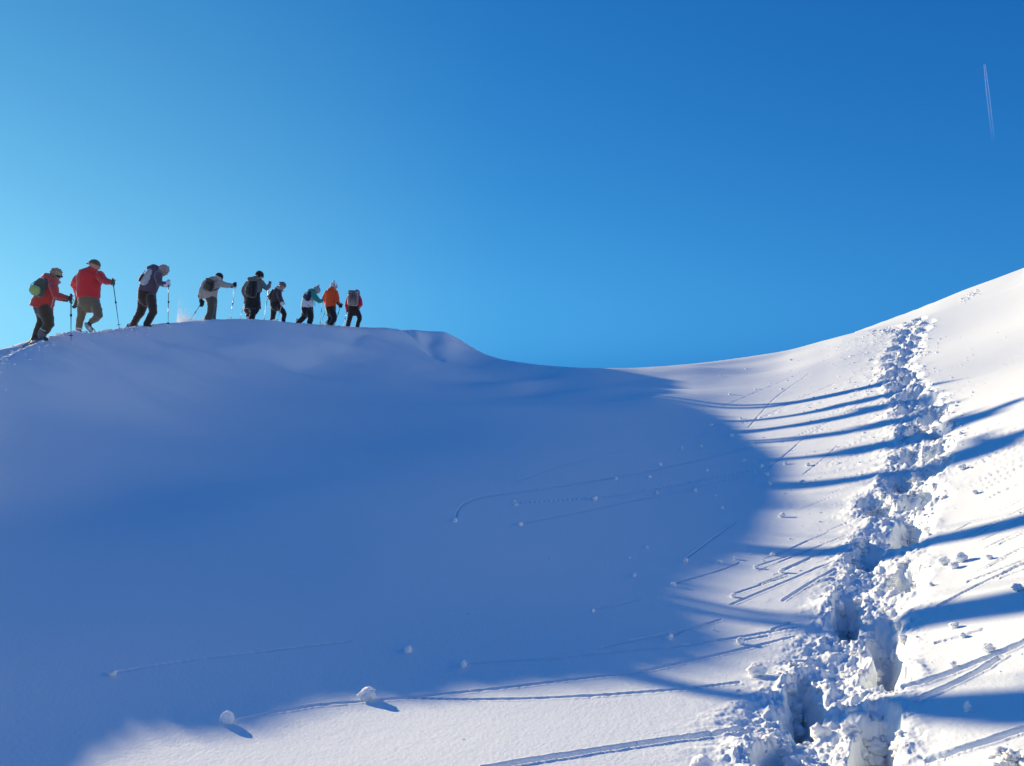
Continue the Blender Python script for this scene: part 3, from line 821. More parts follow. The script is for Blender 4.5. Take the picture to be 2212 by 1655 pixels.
        dk = Shape(); dk.loft([((a + b) / 2 + d * x * L / 2, sd * w * 0.92 * math.sqrt(max(1 - x * x, .02)), n * 0.005) for x in (-.96, -.7, -.3, .1, .5, .8, .96)], n=12)
        dk.box((a + b) / 2 + n * 0.014, d * L * 0.2, sd * w * 0.5, n * 0.008)
        k = s.add(dk, 'deck', m); k.parent = o
        tt = Shape()
        tt.box((a + b) / 2 - n * 0.008, d * L * 0.2, sd * w * 0.55, n * 0.004)
        for t in (-0.15, 0.0, 0.15):
            for q in (-1, 1): tt.loft([((a + b) / 2 + d * t * L / 2 + sd * w * .5 * q - n * 0.006, d * 0.02, sd * 0.006), ((a + b) / 2 + d * t * L / 2 + sd * w * .5 * q - n * 0.032, d * 0.004, sd * 0.003)], n=6)
        k = s.add(tt, 'crampon', METAL); k.parent = o
        k['kind'] = 'stuff'
        hb = Shape(); c = (a + b) / 2 - d * L * 0.06 + n * 0.045
        hb.tube([c + sd * w * .55 - n * .03, c + sd * w * .5 + n * .02, c - sd * w * .5 + n * .02, c - sd * w * .55 - n * .03], [0.009] * 4, n=6)
        k = s.add(hb, 'binding_strap', RUB); k.parent = o
        return o
    def finish(s, jm, tm, jacket, arms, hips, legs, jw=0.010, vox=0.017, core_arm=0.62, jacket_name='jacket', arm_m=None, trouser_name='trousers'):
        J = Shape(); J.loft(s.torso(jacket))
        for a in arms: J.tube(*s.limb(a), n=12)
        s.jacket = s.add(J, jacket_name, jm, voxel=vox, smooth=2, wrinkle=jw, freq=11)
        hx, hy, hw_, hd_, hdd = hips[-1]; hips = hips + [(hx, hy + hw_ * .35, hw_ * .8, hd_ * .75, hdd), (hx, hy + hw_ * .7, hw_ * .45, hd_ * .4, hdd)]
        T = Shape(); T.loft(s.torso(hips))
        for l in legs: T.tube(*s.limb(l), n=12)
        s.trousers = s.add(T, trouser_name, tm, voxel=vox, smooth=7, wrinkle=0.009, freq=9)
        B = s.core
        B.loft([(c + Z_ * .03, w * 0.6, d * 0.6) for c, w, d in s.torso(hips)]); B.loft([(c, w * 0.78, d * 0.8) for c, w, d in s.torso(jacket)])
        for a in arms + legs:
            p, r = s.limb(a); B.tube(p, [q * core_arm for q in r], n=10)
        s.body = s.add(B, 'body', SKIN, voxel=0.0135, smooth=1)

def pole(top, tip, mt, label, r=0.010, strap=True, collar=(0.45,), basket=0.93, grip=0.16, group='trekking poles held by the walkers'):
    top = Vector(top); tip = Vector(tip); d = (tip - top); L = d.length; d.normalize(); u, w = perp(d)
    root = empty('trekking_pole', tip, label, 'trekking pole', group)
    a = Shape(); a.tube([top + d * grip * 0.8, top + d * L * 0.5], [r, r * 0.92], n=8, caps=False); a.tube([top + d * L * 0.5, tip], [r * 0.85, r * 0.5], n=8, caps=False)
    a.build('shaft', mt, root, origin=tip)
    g = Shape(); g.tube([top, top + d * 0.03, top + d * grip * 0.5, top + d * grip], [0.021, 0.017, 0.015, 0.017], n=10); g.ball(top - d * 0.008, u * 0.026, w * 0.022, d * 0.014, n=10, m=6)
    g.build('grip', RUB, root, origin=tip)
    if strap:
        t = Shape(); b = top + d * 0.05
        t.tube([b + X_ * 0.015, b + X_ * 0.05 - Z_ * 0.05, b + X_ * 0.02 - Z_ * 0.13, b - X_ * 0.03 - Z_ * 0.10, b - X_ * 0.012], [0.006] * 5, n=6)
        t.build('wrist_strap', BLACK, root, origin=tip)
    for c in collar:
        t = Shape(); t.tube([top + d * L * c - d * 0.022, top + d * L * c + d * 0.022], [r * 2.0, r * 2.0], n=8, caps=False); t.ball(top + d * L * c + u * r * 2.2, u * r * 1.2, w * r, d * 0.016, n=8, m=6)
        t.build('locking_collar', RUB, root, origin=tip)
    if basket:
        t = Shape(); c = top + d * (L - 0.09); t.loft([(c - d * 0.008, u * 0.045, w * 0.045), (c + d * 0.004, u * 0.020, w * 0.020)], n=12, pw=2)
        t.build('basket', RUB, root, origin=tip)
    return root

def backpack(P_, c, size, tiltx, mt, label, reach=0.20, mt2=None, depth=0.2, lid=True, straps=None, pocket=True, out=None, mt3=None, belt=None):
    """P_: wearer; c: (x, y, dd) centre in photo pixels; size: half width / half height px; tiltx: lean in radians; out: horizontal direction away from the back"""
    ctr = P_.q(*c); k = P_.k
    o_ = Vector((out[0], out[1], 0)).normalized(); sd = o_.cross(Z_).normalized()
    if sd.x < 0: sd = -sd
    up = Quaternion(Y_, tiltx) @ Z_
    sd = (sd - up * sd.dot(up)).normalized(); o_ = sd.cross(up).normalized()
    if o_.dot(Vector((out[0], out[1], 0))) < 0: o_ = -o_
    hw, hh = size[0] * k, size[1] * k; hd = depth / 2
    root = empty('backpack', ctr - up * hh, label, 'backpack', 'backpacks worn by the walkers')
    org = root.location.copy()
    S_ = Shape(); S_.loft([(ctr + up * hh * t - o_ * hd * .1, sd * hw * w_, o_ * hd * d_) for t, w_, d_ in ((-1, .70, .7), (-.85, .95, 1.0), (-.4, 1.0, 1.08), (.1, .97, 1.0), (.6, .86, .85), (.9, .66, .62), (1.0, .4, .35))], n=16, pw=3)
    S_.build('pack_body', mt, root, origin=org, voxel=0.016, smooth=2, wrinkle=0.007, freq=14)
    if pocket:
        q = Shape(); q.loft([(ctr + up * hh * t + o_ * hd * 1.0, sd * hw * w_, o_ * hd * .34 * d_) for t, w_, d_ in ((-.82, .55, .7), (-.6, .74, 1.1), (-.15, .74, 1.1), (.1, .55, .5))], n=14, pw=3)
        q.build('front_pocket', mt2 or mt, root, origin=org, voxel=0.014, smooth=2, wrinkle=0.006, freq=16)
    if lid:
        q = Shape(); q.loft([(ctr + up * hh * (.80 + .0) + o_ * hd * t, sd * hw * .86, up * hh * .20) for t in (-.8, -.2, .5, .95)], n=14, pw=2.6)
        q.build('lid', mt3 or mt2 or mt, root, origin=org, voxel=0.014, smooth=2, wrinkle=0.006, freq=16)
    for k_, sg in enumerate((-1, 1)):
        t = Shape(); t.tube([ctr + up * hh * .75 + sd * hw * .45 * sg - o_ * hd * .8, ctr + up * hh * 1.0 + sd * hw * .5 * sg - o_ * (hd + reach * .4), ctr + up * hh * .6 + sd * hw * .6 * sg - o_ * (hd + reach), ctr - up * hh * .2 + sd * hw * .75 * sg - o_ * (hd + reach * .9), ctr - up * hh * .75 + sd * hw * .8 * sg - o_ * hd * .9], [.014, .020, .020, .016, .012], n=8)
        t.build('shoulder_strap', BLACK, root, origin=org)
        t = Shape(); t.tube([ctr + up * hh * .5 + sd * hw * .5 * sg + o_ * hd * .95, ctr + sd * hw * .78 * sg + o_ * hd * 1.05, ctr - up * hh * .6 + sd * hw * .6 * sg + o_ * hd * 1.05], [.006] * 3, n=6)
        t.build('compression_strap', BLACK, root, origin=org)
    if belt:
        t = Shape(); t.tube([P_.q(*b) for b in belt], [.011] * len(belt), n=6); t.build('waist_belt', BLACK, root, origin=org)
    return root
# ------------------------------------------------------------------ the nine walkers, from the nearest
RED1 = cloth('faded_red_shell', (0.60, 0.055, 0.035)); RED2 = cloth('deep_red_shell', (0.62, 0.035, 0.035)); OLIVE = cloth('olive_trousers', (0.12, 0.10, 0.055))
BROWN = cloth('dark_brown_trousers', (0.085, 0.055, 0.025)); OLIVE2 = cloth('khaki_brown_trousers', (0.17, 0.135, 0.08))
# 1: red jacket, green daypack
p = Person(16.0, (95, 853), 'person with short fair hair and sunglasses in a red jacket, stooping with a green pack', (0.85, 0.5))
p.head(140, 687, 13.6, tilt=0.42, face=(0.92, -0.25), neck=(131, 704), eyes=True)
p.finish(RED1, BROWN, [(103, 771, 27, .20, 0), (107, 757, 26, .20, 0), (114, 738, 23.5, .19, 0), (121, 718, 22, .19, 0), (127, 704, 18, .17, 0), (132, 695, 12, .12, 0)],
         [[(131, 706, 11, -.12), (136, 724, 10.5, -.22), (140, 738, 9.5, -.24), (157, 743, 7.5, -.26), (172, 746, 5.5, -.28)], [(128, 708, 11, .14), (128, 730, 10, .24), (146, 745, 8, .22), (160, 748, 6, .2)]],
         [(106, 752, 20, .17, 0), (107, 768, 22, .18, 0), (110, 782, 19, .17, 0)],
         [[(112, 775, 18, -.08), (120, 800, 14.5, -.1), (122, 811, 13, -.1), (113, 827, 11, -.1), (108, 833, 9, -.1)], [(104, 775, 17, .10), (107, 798, 13.5, .1), (102, 812, 11, .1), (92, 829, 9, .1)]])
p.hair(cloth('fair_brown_hair', (0.42, 0.28, 0.15), noise=0.3), volume=1.06, back=0.25, shag=0.03); p.glasses()
c = Shape(); c.tube([p.q(108, 692, .05), p.q(116, 689, -.12), p.q(126, 697, -.18), p.q(141, 706, -.12), p.q(148, 706, .02), p.q(136, 696, .16), p.q(118, 688, .14)], [.045, .055, .045, .035, .035, .045, .05], n=10); p.add(c, 'hood', RED1, voxel=0.016, wrinkle=0.008)
c = Shape(); c.tube([p.q(128, 769, -.21), p.q(131, 757, -.215), p.q(134, 744, -.21)], [.004] * 3, n=6); p.add(c, 'zip', METAL)
gm = cloth('dark_olive_gloves', (0.05, 0.05, 0.03))
p.glove(p.q(172, 746, -.28), p.q(178, 746.5, -.30), (0, 0, 1), gm); p.glove(p.q(160, 748, .2), p.q(167, 750, .2), (0.1, .2, 1), gm)
p.boot((106, 838, -.1), (104, 850, -.1), (116, 848, -.15), top=(111, 828, -.1)); p.boot((89, 834, .1), (84, 846, .1), (97, 847, .05), top=(93, 824, .1))
c = Shape(); c.tube([p.q(108, 830, -.1), p.q(105, 840, -.1)], [.085, .078], n=12); p.add(c, 'gaiter', cloth('grey_gaiter', (0.16, 0.15, 0.15)), voxel=.014, wrinkle=.006)
c = Shape(); c.tube([p.q(113, 823.5, -.1), p.q(111.5, 827, -.1)], [.092, .090], n=12, caps=False); p.add(c, 'snow_cuff', CUFF, voxel=.014, wrinkle=.01, freq=30)
p.snowshoe((57, 866, -.1), (112, 848, -.15), up=(-.3, -.75, .8)); p.snowshoe((66, 860, .12), (103, 846, .1), up=(-.3, -.6, .8))
pole(p.q(177.5, 737, -.30), W(153.4, 735.5, 15.65), DMETAL, 'black trekking pole planted upright in the bank, held by the stooping walker in red', collar=(0.45,))
backpack(p, (101, 719, -.16), (17, 23), 0.42, cloth('grey_green_pack', (0.10, 0.11, 0.08)), 'small grey pack with a lime green pocket on the stooping walker in red', mt2=cloth('lime_green_pocket', (0.36, 0.50, 0.14)), depth=.30, lid=False, out=(.05, -.99), reach=.12)
# 2: tall walker in dark red, olive trousers, beret-like cap
p = Person(19.0, (210, 832), 'tall person in a deep red jacket and olive trousers with one snowshoe lifted', (0.5, 0.87))
p.head(236, 664, 12.4, tilt=0.30, face=(0.75, 0.66), neck=(231, 680))
p.finish(RED2, OLIVE2, [(221, 745, 27.5, .17, 0), (221, 730, 27.5, .17, 0), (222, 712, 28, .17, 0), (224, 695, 30, .17, 0), (227, 683, 26, .16, 0), (231, 675, 14, .12, 0), (234, 669, 10, .10, 0)],
         [[(203, 690, 12, 0), (190, 704, 10.5, .0), (186, 711, 10, .05), (194, 726, 8.5, .16), (194, 744, 6.5, .16)], [(249, 688, 12, 0), (257, 699, 10.5, -.05), (267, 704, 8.5, -.1), (279, 706, 6.5, -.14)]],
         [(222, 740, 24, .16, 0), (222, 752, 25, .17, 0), (224, 766, 23, .15, 0)],
         [[(209, 758, 13, -.02), (205, 775, 12, -.02), (204, 787, 10.5, 0), (199, 803, 9, 0), (197.5, 818, 8, 0)], [(236, 758, 13.5, 0), (243, 776, 12, -.06), (246, 789, 11, -.08), (238, 797, 9.5, -.02), (230, 802, 8, .04)]])
hm = cloth('brown_felt_cap', (0.11, 0.08, 0.04)); h = p.hat('cap', hm, low=0.1, puff=1.12)
c = Shape(); c.loft([(p.q(219, 661.5, 0), X_ * .04, Y_ * .09), (p.q(228, 656, 0), X_ * .06 + Z_ * .03, Y_ * .12), (p.q(238, 655, 0), X_ * .05 + Z_ * .05, Y_ * .12)], n=12); k = p.add(c, 'cap_brim', hm, voxel=.013); k.parent = h
gm2 = cloth('olive_wool_gloves', (0.10, 0.09, 0.05))
p.glove(p.q(194, 744, .16), p.q(190.5, 757, .16), (1, -.3, 0), gm2, curl=False, size=1.25); p.glove(p.q(279, 706, -.14), p.q(284.5, 706.5, -.15), (-.1, 0, 1), gm2, size=1.15)
for pts in ([(197.3, 819.5, 0), (197, 824, 0)], [(229, 800, .04), (233.5, 803.5, .03)]):
    c = Shape(); c.tube([p.q(*a) for a in pts], [.078, .078], n=12, caps=False); p.add(c, 'snow_cuff', CUFF, voxel=.012, wrinkle=.007, freq=30)
p.boot((197, 829, 0), (196, 838, 0), (203, 836, .15), top=(197, 823, 0)); p.boot((224, 808, .05), (219, 812, .06), (229, 824, 0), top=(230, 803, .04))
p.snowshoe((212, 809, -.02), (232.5, 831, -.10), up=(.75, 1.1, .55), w=.105); p.snowshoe((190, 838, -.1), (214, 833, .35))
for k in range(9):
    c = Shape(); x = 216.5 + k * 1.55; c.tube([p.q(x, 768, .05), p.q(x + random.uniform(-1, 1), 778 + random.uniform(-3, 4), .05)], [.006, .004], n=5)
    p.add(c, 'scarf_fringe', CUFF)
pole(p.q(281.5, 697.5, -.15), p.q(298.3, 822, -.1), DMETAL, 'dark pole slanting outward, held by the tall walker in deep red', collar=(0.47,))
# 3: purple-grey jacket, grey hair, silver pack
PUR = cloth('plum_grey_jacket', (0.10, 0.075, 0.10)); DBR = cloth('deep_brown_trousers', (0.045, 0.028, 0.02))
p = Person(22.0, (350, 816), 'person with tousled grey hair in a plum jacket, leaning onto an upright pole', (0.9, 0.4))
p.head(409, 677, 11.6, tilt=0.62, face=(0.92, -0.15), neck=(397, 688), eyes=True)
p.finish(PUR, DBR, [(367, 732, 21.5, .16, 0), (371, 720, 22, .17, 0), (378, 706, 21.5, .17, 0), (386, 692, 20, .17, 0), (393, 682, 16, .15, 0), (399, 677, 10, .11, 0)],
         [[(396, 688, 10, -.13), (396, 701, 9, -.18), (398, 708.5, 7.8, -.2), (409, 709, 6.2, -.22), (418, 709, 4.8, -.22)], [(392, 686, 10, .14), (394, 704, 8.5, .2), (408, 712, 6, .2), (418, 713, 5, .18)]],
         [(368, 722, 20, .16, 0), (367, 736, 21.5, .17, 0), (368, 750, 21.5, .16, 0)],
         [[(377, 745, 13, -.08), (381, 766, 11, -.08), (383, 781, 10, -.08), (374, 797, 9, -.08), (366, 812, 8.5, -.08)], [(358, 745, 14, .08), (356, 766, 12, .08), (351, 782, 10.5, .08), (341, 797, 9, .08), (334, 810, 8, .08)]])
p.hair(cloth('tousled_grey_hair', (0.40, 0.36, 0.33), noise=0.35), volume=1.10, back=0.15, shag=0.045)
c = Shape(); c.tube([p.q(374, 671, 0), p.q(384, 668.5, -.02), p.q(394, 672, 0)], [.08, .10, .08], n=12); p.add(c, 'hood', PUR, voxel=.016, wrinkle=.008)
wg = cloth('white_gloves', (0.75, 0.75, 0.76))
p.glove(p.q(418, 709, -.22), p.q(422.3, 706.5, -.22), (0, 0, 1), wg, size=1.2); p.glove(p.q(418, 713, .18), p.q(422, 712, .18), (0, 0, 1), wg, size=1.1)
p.boot((331, 808, .08), (325, 812, .08), (337, 815, .08), top=(335, 803, .08), m=GREYPL); p.boot((366, 812, -.08), (362, 818, -.08), (375, 816, -.08), top=(367, 806, -.08))
p.snowshoe((317, 812, .08), (345, 819, .06), up=(-.35, -.6, .8)); 
pole(p.q(421.5, 701.5, -.23), W(363.2, 705.2, 22.4), BMETAL, 'blue-grey upright pole with a looped strap, held by the grey-haired walker', collar=(0.46,))
backpack(p, (368, 692, -.05), (18.5, 23), 0.52, cloth('silver_grey_pack', (0.42, 0.46, 0.47)), 'silver and black pack on the grey-haired walker in plum', mt2=cloth('black_pack_pocket', (0.03, 0.027, 0.026)), depth=.24, lid=False, out=(-.85, -.5))
# 4: beige jacket, black pack, arm outstretched
BEI = cloth('beige_shell', (0.42, 0.36, 0.32)); TAU = cloth('grey_olive_trousers', (0.085, 0.075, 0.055))
p = Person(26.5, (522, 804), 'person in a beige jacket and black cap with one arm stretched ahead to a pole', (0.75, 0.66))
p.head(547.5, 692.5, 9.3, tilt=0.55, face=(0.95, 0.3), neck=(542, 702))
p.finish(BEI, TAU, [(526, 746, 16.5, .16, 0), (525, 735, 17.5, .17, 0), (526, 722, 18.5, .18, 0), (530, 710, 20, .18, 0), (537, 701, 15, .15, 0), (541, 696, 9, .11, 0)],
         [[(514, 708, 9, -.05), (507, 721, 7.5, -.1), (502.5, 732, 6.8, -.12), (501, 745, 5.2, -.12)], [(548, 706, 9, .0), (559, 712, 8, .05), (569, 714, 7, .08), (584, 714, 5, .1)]],
         [(525, 738, 14, .15, 0), (528, 748, 14, .16, 0), (531, 758, 12, .15, 0)],
         [[(528, 752, 11, -.06), (528, 770, 9.5, -.1), (526, 784, 9.2, -.1), (520, 797, 9.5, -.15), (516, 809, 9.5, -.15)], [(534, 752, 9.5, .08), (533, 770, 9, .12), (532, 785, 8.5, .14), (532, 799, 7.5, .15), (532, 811, 7.5, .15)]])
p.hat('beanie', BLACK, low=-0.15, puff=1.04)
c = Shape(); c.tube([p.q(535, 697, -.05), p.q(542, 692.5, -.1), p.q(549, 696, -.08), p.q(552, 702, .02)], [.06, .07, .055, .04], n=12); p.add(c, 'hood', cloth('pale_hood', (0.50, 0.47, 0.38)), voxel=.016, wrinkle=.008)
p.glove(p.q(501, 745, -.12), p.q(503.5, 755.5, -.14), (1, -.2, -.2), BLACK, curl=False, size=1.5); p.glove(p.q(584, 714, .1), p.q(588, 712.5, .1), (.12, 0, 1), BLACK, size=1.35)
p.boot((518, 808, -.1), (515, 814, -.1), (524, 814, .1)); p.boot((532, 810, .15), (529, 816, .15), (538, 816, .3))
pole(p.q(588.8, 706.5, .1), p.q(576, 802, .2), METAL, 'bright pole planted ahead by the walker in beige', collar=(0.55,), r=.012)
pole(p.q(504, 757, -.16), p.q(473, 804.5, -.5), BMETAL, 'slanting pole trailing behind the walker in beige', strap=False, collar=(0.5,), grip=.12)
backpack(p, (523, 712.5, -.22), (13.5, 15.5), 0.30, cloth('black_brown_pack', (0.028, 0.024, 0.016)), 'compact black pack on the walker in beige', mt2=cloth('dark_khaki_pocket', (0.06, 0.05, 0.028)), depth=.2, out=(-.35, -.95), belt=[(536, 724, -.17), (544, 722, -.14), (551, 719, -.02)])
# 5: long black coat, large dark pack
GRY = cloth('slate_grey_sleeves', (0.16, 0.165, 0.155)); 
p = Person(28.0, (628, 803), 'person in black with grey sleeves, a thigh-length coat and one knee lifted', (0.5, 0.87))
p.head(648.5, 688.5, 9.6, tilt=0.3, face=(0.9, 0.4), neck=(645, 698))
p.finish(GRY, BLACK, [(631, 752, 17, .15, 0.02), (631, 736, 17.5, .16, 0), (634, 720, 19, .17, 0), (638, 708, 20, .17, 0), (642, 700, 15, .14, 0), (646, 695, 9, .1, 0)],
         [[(622, 707, 8, 0), (611, 722, 7, .0), (609, 729, 6.5, .0), (613, 741, 5, -.05), (615, 748, 4.5, -.08)], [(652, 706, 8, 0), (660, 715, 7, .02), (667, 722, 6.5, .05), (672, 717, 5.2, .08), (673.5, 712, 4.6, .08)]],
         [(632, 748, 17, .15, 0), (632, 760, 17, .16, 0), (634, 770, 14, .15, 0)],
         [[(622, 762, 8.5, .05), (616, 776, 7.5, .2), (621, 783, 6, .32)], [(637, 764, 10, 0), (634, 780, 8.2, 0), (630, 794, 7.2, 0), (627, 808, 6.5, 0)]])
c = Shape(); c.loft(p.torso([(632, 772, 20, .19, 0), (632, 760, 19.5, .19, 0), (632, 745, 18, .19, 0), (633, 730, 17, .185, 0)])); p.add(c, 'long_coat', BLACK, voxel=.016, wrinkle=.012, freq=10)
c = Shape(); c.loft([(p.q(645, 768, -.1), X_ * .09, Y_ * .05), (p.q(643, 778, -.08), X_ * .06, Y_ * .03), (p.q(641, 786, -.08), X_ * .015, Y_ * .015)], n=10); p.add(c, 'coat_tail', BLACK, voxel=.014, wrinkle=.008)
p.hat('beanie', BLACK, low=-0.2, puff=1.08, flap=True); p.glasses()
p.glove(p.q(615, 748, -.08), p.q(612.5, 752, -.1), (.2, 0, 1), cloth('pale_mittens', (0.4, 0.38, 0.36)), size=1.0); p.glove(p.q(673.5, 714, .08), p.q(673.5, 709, .08), (.1, 0, 1), GRY, size=1.25, cuff=False)
p.boot((628, 802, 0), (626, 810, 0), (634, 810, .2)); p.boot((620, 784, .3), (617, 790, .3), (624, 792, .25), m=RUB)
c = Shape(); c.tube([p.q(620, 794, -.06), p.q(618, 800, -.06)], [.05, .05], n=10); p.add(c, 'snow_cuff', CUFF, voxel=.013)
pole(p.q(613, 747, -.1), p.q(599.5, 801, -.1), METAL, 'bright pole beside the coat of the black-clad walker, nearer the beige walker', strap=False, collar=(), r=.012)
pole(p.q(674, 705.5, .08), p.q(659.5, 806, .1), METAL, 'bright pole held high in front by the walker in the long black coat', strap=False, collar=(0.35,), r=.013)
backpack(p, (630, 719, -.20), (13.5, 25), 0.16, cloth('black_large_pack', (0.014, 0.013, 0.011)), 'large black pack with a grey lid on the walker in the long coat', mt2=cloth('black_pocket', (0.018, 0.016, 0.014)), mt3=cloth('grey_green_lid', (0.10, 0.10, 0.075)), depth=.28, out=(-.45, -.9))
# 6: small walker with bobble hat looking right
PLM = cloth('dark_plum_jacket', (0.055, 0.035, 0.045)); 
p = Person(30.0, (694, 806), 'small person in a dark plum jacket with beige scarf and white gloves', (0.9, 0.35))
p.head(706, 714.5, 8.2, tilt=0.25, face=(0.97, -0.2), neck=(702, 724), eyes=True)
p.finish(PLM, BLACK, [(687, 758, 12.5, .14, 0), (688, 748, 12.5, .15, 0), (691, 738, 12.5, .15, 0), (694, 729, 11.5, .15, 0), (697, 723, 8, .1, 0)],
         [[(697, 730, 6.5, -.1), (699, 741, 6, -.14), (699.5, 747, 5.2, -.15), (704, 755, 4.2, -.16)], [(694, 730, 6.5, .1), (700, 742, 5.5, .16), (706, 754, 4.2, .16)]],
         [(687, 752, 12, .14, 0), (688, 762, 13, .15, 0), (691, 770, 12, .14, 0)],
         [[(684, 765, 8.5, .06), (684, 780, 7.4, .06), (682, 794, 6.4, .06), (679, 810, 6, .06)], [(698, 768, 8.2, -.06), (708, 780, 7.2, -.1), (711, 787, 6.6, -.1), (708.5, 798, 5.6, -.08), (708, 812, 5.4, -.08)]])
h = p.hat('bobble_hat', cloth('grey_plum_knit', (0.16, 0.12, 0.13)), low=-0.05, puff=1.12, pom=(-1.0, .75), pom_m=BLACK, pom_r=.32); p.glasses(w=.8)
c = Shape(); c.tube([p.q(689, 720, 0), p.q(695, 717, -.08), p.q(703, 722, -.1), p.q(708, 728, -.04), p.q(703, 724, .08), p.q(694, 718, .08)], [.04, .05, .045, .03, .04, .04], n=10); p.add(c, 'scarf', cloth('dusty_beige_scarf', (0.38, 0.30, 0.26)), voxel=.014, wrinkle=.008)
p.glove(p.q(704, 755, -.16), p.q(706, 759, -.17), (-.3, 0, 1), wg, size=1.3); p.glove(p.q(706, 754, .16), p.q(710, 759, .16), (-.3, 0, 1), wg, size=1.1)
p.boot((679, 808, .06), (676, 814, .06), (686, 814, .1)); p.boot((708, 810, -.08), (705, 816, -.08), (714, 816, -.1))
pole(p.q(707, 752, -.18), p.q(692, 806, -.3), METAL, 'thin pole behind the leading leg of the small walker with the pompom hat', strap=False, collar=(), grip=.1)
backpack(p, (680, 737.5, -.02), (7.5, 14.5), 0.22, BLACK, 'slim black and olive pack on the small walker with the pompom hat', mt2=cloth('olive_pack_panel', (0.14, 0.14, 0.08)), depth=.2, lid=False, out=(-.85, -.5))
# 7: teal and white jacket
WHT = cloth('white_shell', (0.72, 0.72, 0.74)); TEA = cloth('teal_shell', (0.02, 0.30, 0.22)); NAV = cloth('navy_pack', (0.012, 0.025, 0.06))
p = Person(31.0, (764, 814), 'person in a white and teal jacket with a striped bobble hat', (0.85, 0.5))
p.head(791, 726, 8.0, tilt=0.65, face=(0.97, -0.1), neck=(785, 733))
p.finish(WHT, BLACK, [(768, 771, 15, .14, 0), (768, 762, 15, .15, 0), (771, 750, 14.5, .15, 0), (775, 740, 13, .15, 0), (780, 732, 10, .12, 0)],
         [], [(767, 762, 14, .14, 0), (768, 772, 15, .15, 0), (770, 782, 14, .14, 0)],
         [[(774, 780, 9.5, -.06), (777, 792, 8, -.08), (776.5, 799, 7.4, -.08), (773.5, 808, 7, -.06), (772, 816, 6.6, -.06)], [(762, 778, 9, .06), (761, 791, 8, .08), (756, 797, 7.4, .08), (748, 805, 6.4, .08), (744, 809, 5.8, .08)]])
c = Shape(); c.tube(*p.limb([(783, 736, 7.2, -.1), (792, 747, 6.5, -.14), (799, 754, 5.6, -.16), (804.5, 752, 4.6, -.14)]), n=12); c.tube(*p.limb([(779, 735, 7, .1), (790, 748, 6, .16), (801, 753, 4.8, .16)]), n=12)
c.loft(p.torso([(780, 739, 11, .16, 0), (782, 732, 10, .15, 0)])); p.add(c, 'sleeve', TEA, voxel=.015, wrinkle=.008, label='teal sleeves and yoke')
c = Shape(); c.tube([p.q(773, 725, 0), p.q(781, 724, -.09), p.q(788, 729, -.09), p.q(790, 732, .03), p.q(780, 725, .09)], [.05, .055, .045, .04, .05], n=12); p.add(c, 'hood', TEA, voxel=.014, wrinkle=.007)
p.hat('bobble_hat', cloth('charcoal_knit', (0.035, 0.03, 0.045)), low=-0.05, puff=1.14, pom=(-.30, 1.52), pom_m=cloth('cream_pompom', (0.62, 0.56, 0.50)), pom_r=.42)
hh = p.hd
for z in (0.18, 0.55, 0.86):
    c = Shape(); rad = 1.16 * math.sqrt(max(1 - (z / 1.3) ** 2, .05)); pts = []
    for i in range(17):
        a = 2 * math.pi * i / 16; pts.append(hh['c'] + hh['u'] * hh['R'] * z + hh['s'] * hh['R'] * .9 * rad * math.cos(a) + hh['f'] * hh['R'] * 1.04 * rad * math.sin(a))
    c.tube(pts, [.016] * 17, n=6, caps=False); p.add(c, 'hat_stripe', CUFF)
p.glove(p.q(804.5, 752, -.14), p.q(807, 750, -.14), (0, .2, 1), TEA, size=.9, cuff=False); p.glove(p.q(801, 753, .16), p.q(805, 753, .16), (0, .2, 1), TEA, size=.9, cuff=False)
p.boot((743, 808, .08), (740, 811, .08), (748, 813, .06), m=GREYPL); p.boot((772, 816, -.06), (769, 820, -.06), (778, 820, 0))
p.snowshoe((737, 810, .08), (757, 813, .05), up=(-.3, -.5, .8), w=.09)
pole(p.q(807, 744, -.14), p.q(800, 813, .1), BMETAL, 'thin pole between the teal-sleeved walker and the orange jacket', strap=False, collar=(0.5,))
backpack(p, (769.5, 739, -.06), (12.5, 13.5), 0.50, NAV, 'flat navy pack on the walker in white and teal', mt2=cloth('dark_teal_pocket', (0.01, 0.05, 0.07)), depth=.18, lid=False, out=(-.6, -.75), belt=[(774, 749, -.17), (782, 748, -.17), (788, 748, -.15), (787.5, 758, -.15), (787, 765, -.15)])
# 8: orange jacket, white bobble hat
ORG = cloth('orange_shell', (0.82, 0.085, 0.012))
p = Person(32.0, (826, 817), 'person in an orange jacket with a tall white bobble hat', (0.6, 0.8))
p.head(834.5, 716, 7.8, tilt=0.12, face=(0.95, 0.15), neck=(831, 724), eyes=True)
p.finish(ORG, BLACK, [(826.5, 769, 14, .14, 0), (826.5, 757, 13.5, .15, 0), (827, 744, 14, .15, 0), (828.5, 732, 14.5, .15, 0), (830, 724, 10, .12, 0)],
         [[(818, 731, 6.6, 0), (811, 744, 6, .05), (810, 749, 5.4, .08), (815, 757, 4.4, .16)], [(839, 731, 6.8, -.02), (843, 746, 6.2, -.06), (844, 754, 5.4, -.08), (848, 761, 4.2, -.12)]],
         [(826.5, 762, 12.5, .14, 0), (827, 772, 13, .15, 0), (828, 782, 11.5, .14, 0)],
         [[(829, 776, 10, -.05), (835, 792, 8, -.08), (835.5, 798, 7.2, -.08), (830, 807, 6, -.04), (826, 816, 5.6, 0)], [(823, 778, 9, .06), (827, 794, 7.4, .08), (824, 803, 6.4, .08), (822, 810, 5.8, .08)]])
c = Shape(); c.tube([p.q(822, 724, 0), p.q(828, 719.5, -.08), p.q(835, 723, -.08), p.q(838, 727, 0), p.q(830, 720, .09)], [.05, .06, .045, .035, .05], n=12); p.add(c, 'hood', ORG, voxel=.014, wrinkle=.007)
